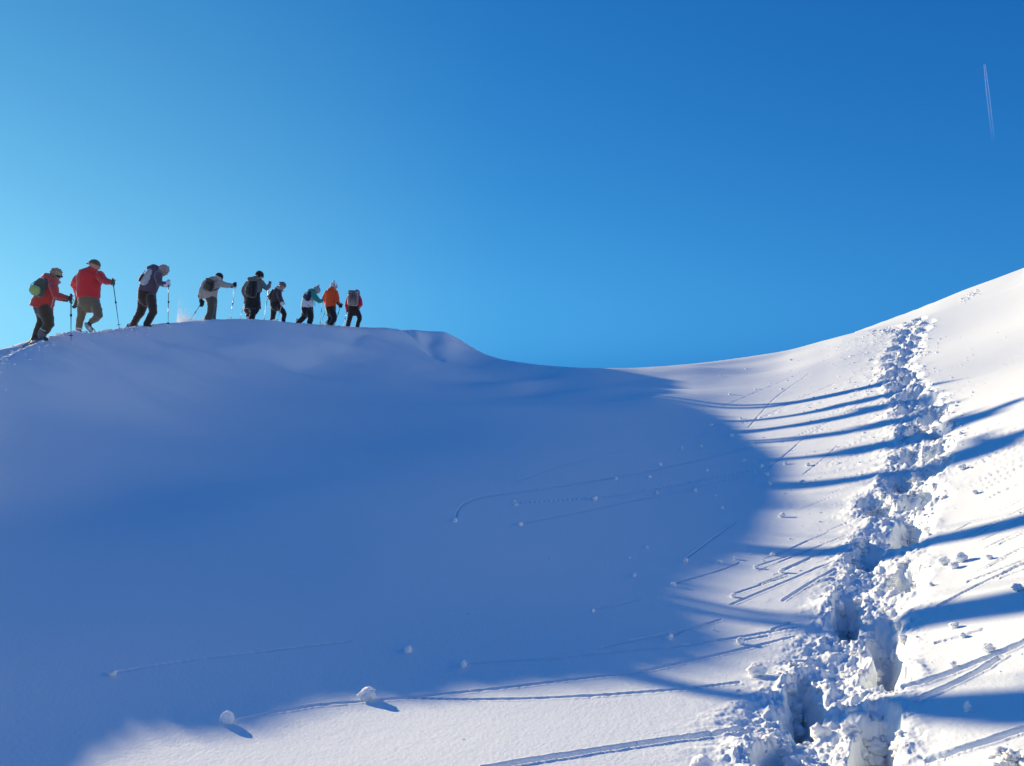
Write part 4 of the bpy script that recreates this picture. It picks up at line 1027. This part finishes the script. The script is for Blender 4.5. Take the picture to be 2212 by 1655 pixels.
h = p.hat('bobble_hat', cloth('white_knit', (0.78, 0.77, 0.76)), low=-.12, puff=1.14, pom=(-.1, 1.48), pom_r=.45)
hh = p.hd
for a, b in ((.0, .22), (.85, .15)):
    c = Shape(); ctr = hh['c'] + hh['f'] * hh['R'] * (.15 + a) + hh['u'] * hh['R'] * b + (-hh['s'] if hh['s'].y > 0 else hh['s']) * hh['R'] * (.98 if a < .5 else .55)
    c.box(ctr, X_ * .022, Y_ * .012, Z_ * .024); k = p.add(c, 'hat_patch', BLACK); k.parent = h
p.glove(p.q(848, 761, -.12), p.q(853, 765.5, -.14), (.25, 0, 1), BLACK, size=1.5); p.glove(p.q(815, 757, .16), p.q(818, 762, .18), (.2, 0, 1), BLACK, size=1.0)
p.boot((821, 811, .08), (817, 806, .08), (825, 815, .05), m=GREYPL, top=(823, 805, .08)); p.boot((826, 816, 0), (823, 822, 0), (832, 822, .1))
p.snowshoe((815, 803, .04), (826, 817, .0), up=(-.7, -.5, .45), w=.09)
pole(p.q(853.5, 759, -.14), p.q(835, 817, -.1), DMETAL, 'black pole gripped by the black glove of the walker in orange', collar=(0.42,), strap=True)
pole(p.q(818.5, 757, .18), p.q(801.5, 817, .2), DMETAL, 'rear pole of the walker in orange, on the side of the teal walker', strap=False, collar=(0.45,), grip=.12)
# 9: big grey rucksack, magenta-red jacket
CRI = cloth('crimson_shell', (0.50, 0.02, 0.07))
p = Person(34.0, (881, 822), 'leading person in crimson sleeves hidden behind a very large grey rucksack', (0.25, 0.97))
p.head(892, 733, 7.4, tilt=0.6, face=(0.5, 0.85), neck=(888, 742), dd=.22)
p.finish(CRI, BLACK, [(884, 770, 13.5, .13, .06), (884, 758, 14, .14, .08), (885, 747, 14, .14, .12), (887, 738, 12, .13, .16), (889, 734, 8, .1, .18)],
         [[(874, 742, 6, .12), (868, 755, 5.4, .1), (866, 765, 4.8, .08), (868, 774, 4.2, .02)], [(896, 742, 6.4, .12), (901, 754, 5.6, .1), (902, 762, 5, .12), (898, 767, 4.2, .2)]],
         [(884, 764, 13, .13, .05), (884, 772, 13.5, .14, .05), (884, 781, 13, .13, .05)],
         [[(878, 777, 8.4, .05), (875, 792, 7, .02), (872, 804, 6.2, 0), (868, 821, 5.8, 0)], [(891, 777, 8.4, .06), (898, 791, 7, .1), (899, 797, 6.5, .1), (895, 808, 5.6, .1), (892, 823, 5.4, .1)]])
p.hat('cap', cloth('navy_cap', (0.02, 0.05, 0.10)), low=-.1, puff=1.1)
p.glove(p.q(868, 774, .02), p.q(868.5, 778, 0), (.2, 0, 1), BLACK, size=1.0); p.glove(p.q(898, 767, .2), p.q(897, 770, .22), (.2, 0, 1), BLACK, size=1.0)
p.boot((868, 818, 0), (866, 824, 0), (870, 824, .2)); p.boot((892, 820, .1), (890, 826, .1), (893, 826, .3))
pole(p.q(869, 772, 0), p.q(857, 820, -.1), METAL, 'bright pole at the side of the leading walker with the large rucksack', strap=False, collar=(0.5,))
bp = backpack(p, (882.5, 745.5, -.12), (13.5, 19), 0.10, cloth('mid_grey_rucksack', (0.16, 0.15, 0.145)), 'very large grey rucksack with black straps on the leading walker', mt2=cloth('lighter_grey_pocket', (0.20, 0.19, 0.185)), mt3=cloth('grey_rucksack_lid', (0.19, 0.18, 0.18)), depth=.34, out=(-.1, -1))
for k, (x0, x1) in enumerate(((-.09, -.05), (.05, .11), (.0, .02))):
    t = Shape(); c0 = p.q(882.5, 745.5, -.12); t.tube([c0 + X_ * x0 + Z_ * .27 - Y_ * .20, c0 + X_ * (x1 + .02) + Z_ * .05 - Y_ * .245, c0 + X_ * x1 * 1.4 - Z_ * .2 - Y_ * .22], [.009] * 3, n=6)
    k_ = t.build('lashing_strap', BLACK, bp, origin=bp.location)
t = Shape(); t.tube([p.q(870, 734, -.15), p.q(873, 733, -.2)], [.02, .03], n=8); t.build('strap_buckle', BLACK, bp, origin=bp.location)
print('people', round(time.time() - T0, 1))
# ------------------------------------------------------------------ loose snow: rolled balls, clods, rubble
def ico(sub):
    bm = bmesh.new(); bmesh.ops.create_icosphere(bm, subdivisions=sub, radius=1.0)
    V = np.array([v.co[:] for v in bm.verts]); F = np.array([[v.index for v in f.verts] for f in bm.faces]); bm.free()
    return V, F
IV3, IF3 = ico(4); IV2, IF2 = ico(2)
def rough_ball(V, seed, amp, freq, flat=1.0, squash=(1, 1, 1)):
    out = []
    for v in V:
        q = Vector(v)
        n = mnoise.noise(q * freq + Vector((seed * 7.3, 0, 0))) + 0.5 * mnoise.noise(q * freq * 2.7 + Vector((0, seed * 3.1, 0))) + 0.22 * mnoise.noise(q * freq * 7 + Vector((0, 0, seed)))
        c = -abs(mnoise.noise(q * freq * 0.8 + Vector((seed, seed, 0)))) * 0.6
        w = q * (1 + amp * (n + c))
        out.append((w.x * squash[0], w.y * squash[1], w.z * squash[2]))
    return out
SNOWM = snow_mat()
CL = snow_mat('loose_snow', 1.6)
ball_meshes = []
for i, (a, f, sq) in enumerate(((.10, 1.6, (1, .62, 1)), (.22, 1.7, (1, .9, .8)), (.32, 2.0, (1.15, .9, .75)), (.42, 1.6, (1.2, .8, .7)), (.16, 2.2, (1, 1, .95)))):
    me = bpy.data.meshes.new('snowball'); me.from_pydata(rough_ball(IV3, i + 1, a, f, squash=sq), [], [tuple(int(q) for q in t) for t in IF3])
    me.polygons.foreach_set('use_smooth', [True] * len(me.polygons)); me.materials.append(snow_mat('packed_snow')); me.update(); ball_meshes.append(me)
def snowball(px, py, size, var, label, group, name='snowball', squash=None, sink=0.15):
    h = hit(px, py + size * 0.42)
    if h is None: return None
    r = size / 2 / FPX * h[1]
    z = ground(h[0], h[1]) + EYE
    o = bpy.data.objects.new(name, ball_meshes[var]); COL.objects.link(o)
    o.location = (h[0], h[1] + r * 0.3, z + r * (0.82 - sink)); o.scale = (r, r, r) if squash is None else tuple(r * q for q in squash)
    o.rotation_euler = (rs2.uniform(-.3, .3), rs2.uniform(-.3, .3), rs2.uniform(-.6, .6))
    return tag(o, label, 'snowball', group)
rs2 = random.Random(21)
GB = 'balls of snow that rolled down the slope'
for px, py, sz, v, lb in [
    (489, 1551, 30, 0, 'round flat-sided snowball casting a shadow at the shadow edge, lower left'),
    (792, 1497, 34, 3, 'rough lumpy snow clod straddling the lower edge of the big shadow'),
    (880, 1402, 19, 4, 'pale snowball in the shade above the lumpy clod of the shadow edge'),
    (1000, 1433, 18, 4, 'pale snowball in the shade just beyond the lumpy clod, slightly lower than its neighbour'),
    (242, 1454, 17, 2, 'lone flattened snow lump in the shade at the lower left'),
    (982, 1123, 12, 4, 'snowball at the hooked end of the long curved roll track in the shade'),
    (1124, 1131, 11, 1, 'snowball at the lower end of a faint straight roll track, mid shade'),
    (1114, 1088, 11, 3, 'small crumbled pair-like lump just above the straight-track ball'),
    (1284, 1076, 13, 2, 'flat sliver of snow lying in mid shade between two faint tracks'),
    (1480, 1209, 14, 1, 'snowball at the end of a dotted diagonal track near the right edge of the shade'),
    (1455, 1261, 12, 4, 'snowball below the dotted diagonal track inside the big shadow'),
    (1369, 1241, 11, 1, 'snowball in the shade left of the dotted-track pair'),
    (1280, 1318, 10, 4, 'solitary snowball low in the shade above the shadow edge'),
    (1447, 1374, 17, 1, 'sunlit snowball with a short hook-shaped track by the lower shadow edge'),
    (1600, 1384, 19, 1, 'sunlit snowball with a long thin shadow between two grooves'),
    (1637, 1446, 38, 3, 'large hollow snow block beside the churned edge of the footprints'),
    (1518, 1652, 52, 1, 'big half-buried snow block cut by the bottom edge of the view'),
    (1584, 1285, 12, 3, 'small sunlit clod at the head of a pair of long grooves'),
    (1670, 1197, 12, 4, 'small sunlit clod under the double leg shadow'),
    (1633, 1224, 11, 1, 'sunlit ball starting a dotted track below the double shadow'),
    (1689, 1232, 13, 3, 'sunlit crumb cluster starting a longer dotted track'),
    (1597, 1496, 15, 1, 'small lump in the sun just under the lowest person-shadow'),
    (2137, 1203, 14, 2, 'flat clod at the end of a groove, sunny slope beyond the footprints'),
    (2040, 1210, 24, 3, 'largest lump of the three-piece clod heap beyond the footprints'),
    (2076, 1203, 28, 1, 'pointed lump of the three-piece clod heap with a long shadow'),
    (2062, 1221, 18, 2, 'lowest lump of the three-piece clod heap'),
    (2062, 1350, 17, 2, 'angular clod lying inside the broad shadow band beyond the footprints'),
    (2080, 1372, 15, 1, 'upright sunlit clod at the lower edge of the broad shadow band'),
    (2136, 1399, 27, 3, 'crumbling heap of snow above the wide double groove'),
    (2060, 1434, 16, 2, 'ring-like clod above the wide double groove, near the boot holes'),
    (2200, 1268, 22, 3, 'lump of snow with a looped edge at the margin of the sunny slope'),
    (2092, 1528, 26, 3, 'upright blade of snow standing in the lowest shadow band'),
    (2078, 1008, 16, 2, 'clod above the shadow band on the upper right slope'),
    (2107, 1062, 13, 3, 'clod among parallel grooves, mid slope beyond the footprints'),
    (1690, 1112, 13, 3, 'clod lying by the edge of a leg shadow, mid slope'),
    (1735, 1040, 11, 3, 'small clod between two person-shadows left of the footprints')]:
    snowball(px, py, sz, v, lb, GB, squash=(.5, .35, 1.5) if 'blade' in lb else None)
GS = 'small snow crumbs scattered over the shaded snow'
for px, py, sz in [(1330, 1032, 9), (1403, 1029, 9), (1426, 1002, 9), (1418, 1063, 8), (1472, 967, 7), (1514, 963, 7), (1537, 916, 6), (1527, 1015, 6), (1502, 1058, 9), (1545, 1068, 7), (1559, 1095, 9),
                   (1208, 1231, 6), (1187, 1206, 5), (1311, 1223, 5), (1013, 1324, 5), (1580, 940, 9), (1607, 994, 7), (1645, 1006, 8), (1657, 1024, 9), (1663, 1044, 9), (1110, 1082, 7), (1360, 1204, 5), (1541, 1360, 5), (1017, 1490, 5), (1555, 1213, 10), (1590, 1205, 9), (1697, 1000, 8), (1745, 1003, 9), (1600, 903, 6), (1625, 955, 7)]:
    snowball(px, py, sz, rs2.choice((1, 2, 4)), 'tiny snow crumb lying on the shaded snow' if sz < 8 else 'small rounded snow crumb on the shaded snow near the edge of the sunlight', GS)
# rubble: far too many to count, spilled along the track and downhill to its left
def rubble(name, n, place, mtl, seed, V0=None, F0=None, smooth=False, lo=-.35, hi=.25):
    V0 = IV2 if V0 is None else V0; F0 = IF2 if F0 is None else F0
    r_ = np.random.default_rng(seed); vs = []; fs = []; b = 0
    protos = [np.array(rough_ball(V0, 40 + i + seed, .6, 1.8, squash=(1.1, .9, .75))) for i in range(8)]
    cnt = 0
    for _ in range(n * 3):
        if cnt >= n: break
        pl = place(r_)
        if pl is None: continue
        x, y, s = pl
        z = ground(x, y) + EYE
        a, b2, c = r_.uniform(0, 6.28, 3)
        M = np.array(Matrix.Rotation(a, 3, 'X') @ Matrix.Rotation(b2, 3, 'Z')); pr = protos[int(r_.integers(8))]
        vs.append(pr @ M.T * s * np.array((1, 1, r_.uniform(.7, 1.0))) + np.array((x, y, z + s * r_.uniform(lo, hi)))); fs.append(F0 + b); b += len(V0); cnt += 1
    Vn = np.concatenate(vs).astype(np.float32); Fn = np.concatenate(fs).astype(np.int32)
    me = bpy.data.meshes.new(name); me.vertices.add(len(Vn)); me.vertices.foreach_set('co', Vn.ravel())
    me.loops.add(Fn.size); me.loops.foreach_set('vertex_index', Fn.ravel()); me.polygons.add(len(Fn))
    me.polygons.foreach_set('loop_start', np.arange(0, Fn.size, 3, dtype=np.int32)); me.polygons.foreach_set('loop_total', np.full(len(Fn), 3, np.int32))
    me.polygons.foreach_set('use_smooth', np.full(len(Fn), smooth, bool)); me.update(calc_edges=True)
    me.materials.append(mtl); o = bpy.data.objects.new(name, me); COL.objects.link(o); o['kind'] = 'stuff'
    return o
def along(r_):
    t = r_.uniform() ** 1.25; y = 3.0 + t * 27.5
    x0 = float(np.interp(y, trk_y, trk_x)); u_ = r_.uniform()
    if u_ < 0.45: x = x0 + r_.normal(0, 0.30 + .006 * y)
    elif u_ < 0.94: x = x0 - 0.25 - abs(r_.exponential(0.16 + 0.035 * y))
    else: x = x0 + 0.35 + abs(r_.exponential(0.25))
    s = y * 0.00072 * (0.45 + min(r_.exponential(0.6), 3.2)) * float(np.interp(y, [3, 7, 11], [.55, .8, 1.05]))
    return x, y, s
rubble('snow_rubble', 2500, along, CL, 3)
def pitrim(r_):
    k = int(r_.integers(len(pit_w))); x, y, w, l, dep = pit_w[k]; a = r_.uniform(0, 6.28); q = r_.uniform(0.15, 1.5)
    h_ = math.hypot(x, y); ex, ey = x / h_, y / h_; n_, t_ = math.cos(a) * w * q, math.sin(a) * l * q
    if n_ > 0 and r_.uniform() < .6: return None
    return x + n_ * ey + t_ * ex, y - n_ * ex + t_ * ey, y * 0.0007 * float(np.interp(y, [3, 7, 11], [.6, .85, 1.0])) * (0.45 + min(r_.exponential(0.65), 3.5))
rubble('snow_crumbs', 1700, pitrim, CL, 5)
IV3b, IF3b = ico(3)
near_pits = [p_ for p_ in pit_w if p_[1] < 13]
def collapse(r_):
    x, y, w, l, dep = near_pits[int(r_.integers(len(near_pits)))]; a = r_.uniform(0, 6.28); q = r_.uniform(.25, 1.0) ** .6
    if abs(math.sin(a)) * q < .25 and q > .7: pass
    h_ = math.hypot(x, y); ex, ey = x / h_, y / h_; n_, t_ = math.cos(a) * w * q, abs(math.sin(a)) * l * q * (1 if r_.uniform() < .8 else -1)
    return x + n_ * ey + t_ * ex, y - n_ * ex + t_ * ey, min(.012 + r_.exponential(.016), .062) * (.8 + .03 * y)
rubble('collapsed_snow', 620, collapse, CL, 15, IV3b, IF3b, smooth=True, lo=-.45, hi=.15)
def rim(r_):
    x, y, w, l, dep = near_pits[int(r_.integers(len(near_pits)))]; a = r_.uniform(0, 6.28); q = r_.uniform(1.0, 1.6)
    h_ = math.hypot(x, y); ex, ey = x / h_, y / h_; n_, t_ = math.cos(a) * w * q, math.sin(a) * l * q
    if n_ > 0 and r_.uniform() < .5: return None
    return x + n_ * ey + t_ * ex, y - n_ * ex + t_ * ey, min(.010 + r_.exponential(.012), .05) * (.8 + .03 * y)
rubble('broken_snow', 240, rim, CL, 17, IV3b, IF3b, smooth=True, lo=-.5, hi=.1)
def scatter(r_):
    u_ = r_.uniform()
    if u_ < 0.62: px, py = r_.uniform(1620, 1900), r_.uniform(830, 1330)
    else: px, py = r_.uniform(2040, 2212), r_.uniform(700, 1500)
    h = hit(px, py)
    if h is None: return None
    return h[0], h[1], h[1] * 0.00075 * (0.5 + min(r_.exponential(0.5), 3))
rubble('scattered_snow_crumbs', 300, scatter, CL, 8)
def shoulder(r_):
    h = (lambda t: hit(2075 + t * 40 + r_.normal(0, 5), 650 - t * 20 + r_.normal(0, 4)))(r_.uniform())
    if h is None: return None
    return h[0], h[1], r_.uniform(.02, .06)
rubble('snow_rubble_on_the_far_swell', 60, shoulder, CL, 9)
def crest_lane(r_):
    px = r_.uniform(-40, 330) if r_.uniform() < .8 else r_.uniform(330, 800); a = math.atan((px - CX) / FPX); r = float(np.interp(a, CA, CR)) + r_.normal(0.5, 0.6)
    return r * math.sin(a), r * math.cos(a), min(.010 + r_.exponential(.013), .06)
rubble('kicked_up_snow', 900, crest_lane, CL, 10)

# powder thrown up by the pole behind the walker in beige
def powder():
    r_ = np.random.default_rng(4); n = 11000; c = W(408, 693, 25.2); pts = []
    T_ = np.array([(1, 1, 1), (1, -1, -1), (-1, 1, -1), (-1, -1, 1)], float) * .6
    TF = np.array([(0, 1, 2), (0, 3, 1), (0, 2, 3), (1, 3, 2)])
    vs, fs = [], []
    for i in range(n):
        u_ = r_.uniform()
        if u_ < .72: px = 383 + abs(r_.normal(0, 1)) * 17; top = 24 * math.exp(-((px - 387) / 9) ** 2) + 17 * math.exp(-((px - 408) / 22) ** 2) + 3 * math.sin(px * .9)
        else: px = r_.uniform(380, 444); top = 9 + 4 * math.sin(px * .35)
        py = 697 - (px - 380) * .045 - top * r_.exponential(.42) + r_.normal(0, .8); D = 25.4 + r_.normal(0, .35)
        p_ = W(px, py, D); s = r_.uniform(.002, .0055)
        vs.append(T_ * s @ np.array(Matrix.Rotation(r_.uniform(0, 6), 3, (r_.normal(), r_.normal(), r_.normal() + .01))).T + np.array(p_)); fs.append(TF + 4 * i)
    me = bpy.data.meshes.new('snow_spray'); me.from_pydata(np.concatenate(vs).tolist(), [], np.concatenate(fs).tolist())
    m = bpy.data.materials.new('powder_snow'); m.use_nodes = True; nt = m.node_tree; nt.nodes.clear()
    d = node(nt, 'ShaderNodeBsdfDiffuse'); t = node(nt, 'ShaderNodeBsdfTranslucent'); x = node(nt, 'ShaderNodeMixShader'); o_ = node(nt, 'ShaderNodeOutputMaterial')
    d.inputs[0].default_value = (.95, .95, .95, 1); t.inputs[0].default_value = (.95, .95, .95, 1); x.inputs[0].default_value = .55
    nt.links.new(d.outputs[0], x.inputs[1]); nt.links.new(t.outputs[0], x.inputs[2]); nt.links.new(x.outputs[0], o_.inputs[0])
    me.materials.append(m); o = bpy.data.objects.new('snow_spray', me); COL.objects.link(o); o['kind'] = 'stuff'
powder()

# ------------------------------------------------------------------ airliner and its two condensation trails, ten kilometres up
def airliner():
    D0 = 10000 / ((CY - 138) / FPX); c = W(2126.5, 138, D0); c2 = W(2146, 306, 10000 / ((CY - 306) / FPX))
    back = (c2 - c); back.z = 0; back.normalize(); f = -back; sd = f.cross(Z_)
    wm = mat('white_airliner_paint', (.8, .8, .8), rough=.4, noise=.03)
    root = empty('airliner', c, 'tiny white airliner at the head of the twin trails, high over the right slope', 'aircraft')
    s = Shape(); s.tube([c - f * 30, c - f * 20, c + f * 18, c + f * 27, c + f * 31], [.6, 2.4, 2.9, 2.4, .7], n=12); s.build('fuselage', wm, root, origin=c)
    for k in (-1, 1):
        s = Shape(); s.loft([(c + f * 4 + sd * 2 * k, f * 5, Z_ * .6), (c - f * 5 + sd * 16 * k + Z_ * 1, f * 3, Z_ * .35), (c - f * 13 + sd * 31 * k + Z_ * 2.6, f * 1.2, Z_ * .15)], n=8, pw=2); s.build('wing', wm, root, origin=c)
        s = Shape(); s.tube([c + f * 6 + sd * 10 * k - Z_ * 2, c + sd * 10 * k - Z_ * 2], [1.7, 1.3], n=10); s.build('engine', wm, root, origin=c)
        s = Shape(); s.loft([(c - f * 25 + sd * .5 * k, f * 3, Z_ * .3), (c - f * 29 + sd * 10 * k, f * 1.2, Z_ * .15)], n=8, pw=2); s.build('tailplane', wm, root, origin=c)
    s = Shape(); s.loft([(c - f * 24, f * 4, sd * .35), (c - f * 31 + Z_ * 9, f * 1.6, sd * .2)], n=8, pw=2); s.build('tail_fin', wm, root, origin=c)
    m = bpy.data.materials.new('condensation_trail'); m.use_nodes = True; nt = m.node_tree; nt.nodes.clear()
    tr = node(nt, 'ShaderNodeBsdfTransparent'); d = node(nt, 'ShaderNodeBsdfTranslucent'); d2 = node(nt, 'ShaderNodeBsdfDiffuse'); a = node(nt, 'ShaderNodeAddShader'); x = node(nt, 'ShaderNodeMixShader'); o_ = node(nt, 'ShaderNodeOutputMaterial')
    for q in (d, d2): q.inputs[0].default_value = (.8, .86, .95, 1)
    tc = node(nt, 'ShaderNodeTexCoord'); sx = node(nt, 'ShaderNodeSeparateXYZ'); mr = node(nt, 'ShaderNodeMapRange'); nz = node(nt, 'ShaderNodeTexNoise', Scale=4.0, Detail=1.0)
    nt.links.new(tc.outputs['Generated'], sx.inputs[0]); nt.links.new(sx.outputs['Y'], mr.inputs['Value']); nt.links.new(tc.outputs['Generated'], nz.inputs['Vector'])
    mr.inputs['From Min'].default_value = 0; mr.inputs['From Max'].default_value = 1; mr.inputs['To Min'].default_value = .12; mr.inputs['To Max'].default_value = 0
    mu = node(nt, 'ShaderNodeMath', operation='MULTIPLY'); mu.use_clamp = True; ad = node(nt, 'ShaderNodeMath', operation='ADD'); ad.inputs[1].default_value = .5
    nt.links.new(nz.outputs['Fac'], ad.inputs[0]); nt.links.new(mr.outputs[0], mu.inputs[0]); nt.links.new(ad.outputs[0], mu.inputs[1])
    nt.links.new(d.outputs[0], a.inputs[0]); nt.links.new(d2.outputs[0], a.inputs[1]); nt.links.new(mu.outputs[0], x.inputs[0]); nt.links.new(tr.outputs[0], x.inputs[1]); nt.links.new(a.outputs[0], x.inputs[2]); nt.links.new(x.outputs[0], o_.inputs[0])
    for k, lb in ((-1, 'pale condensation trail on the left of the pair behind the airliner'), (1, 'pale condensation trail on the right of the pair behind the airliner')):
        L = (c2 - c).length; s = Shape(); pts = []; rad = []
        for t in (0, .02, .1, .3, .55, .8, 1.0):
            pts.append(c + back * (L * t + 60) + (-sd) * k * (-1) * (16 + 22 * min(t * 4, 1) * (1)) + Z_ * 0); rad.append(5 + 9 * t ** .5 + 6 * t)
        s.tube(pts, rad, n=8); o = s.build('condensation_trail', m, None, origin=c); o.location = c; tag(o, lb, 'contrail', 'twin condensation trails')
airliner()
print('all', round(time.time() - T0, 1))
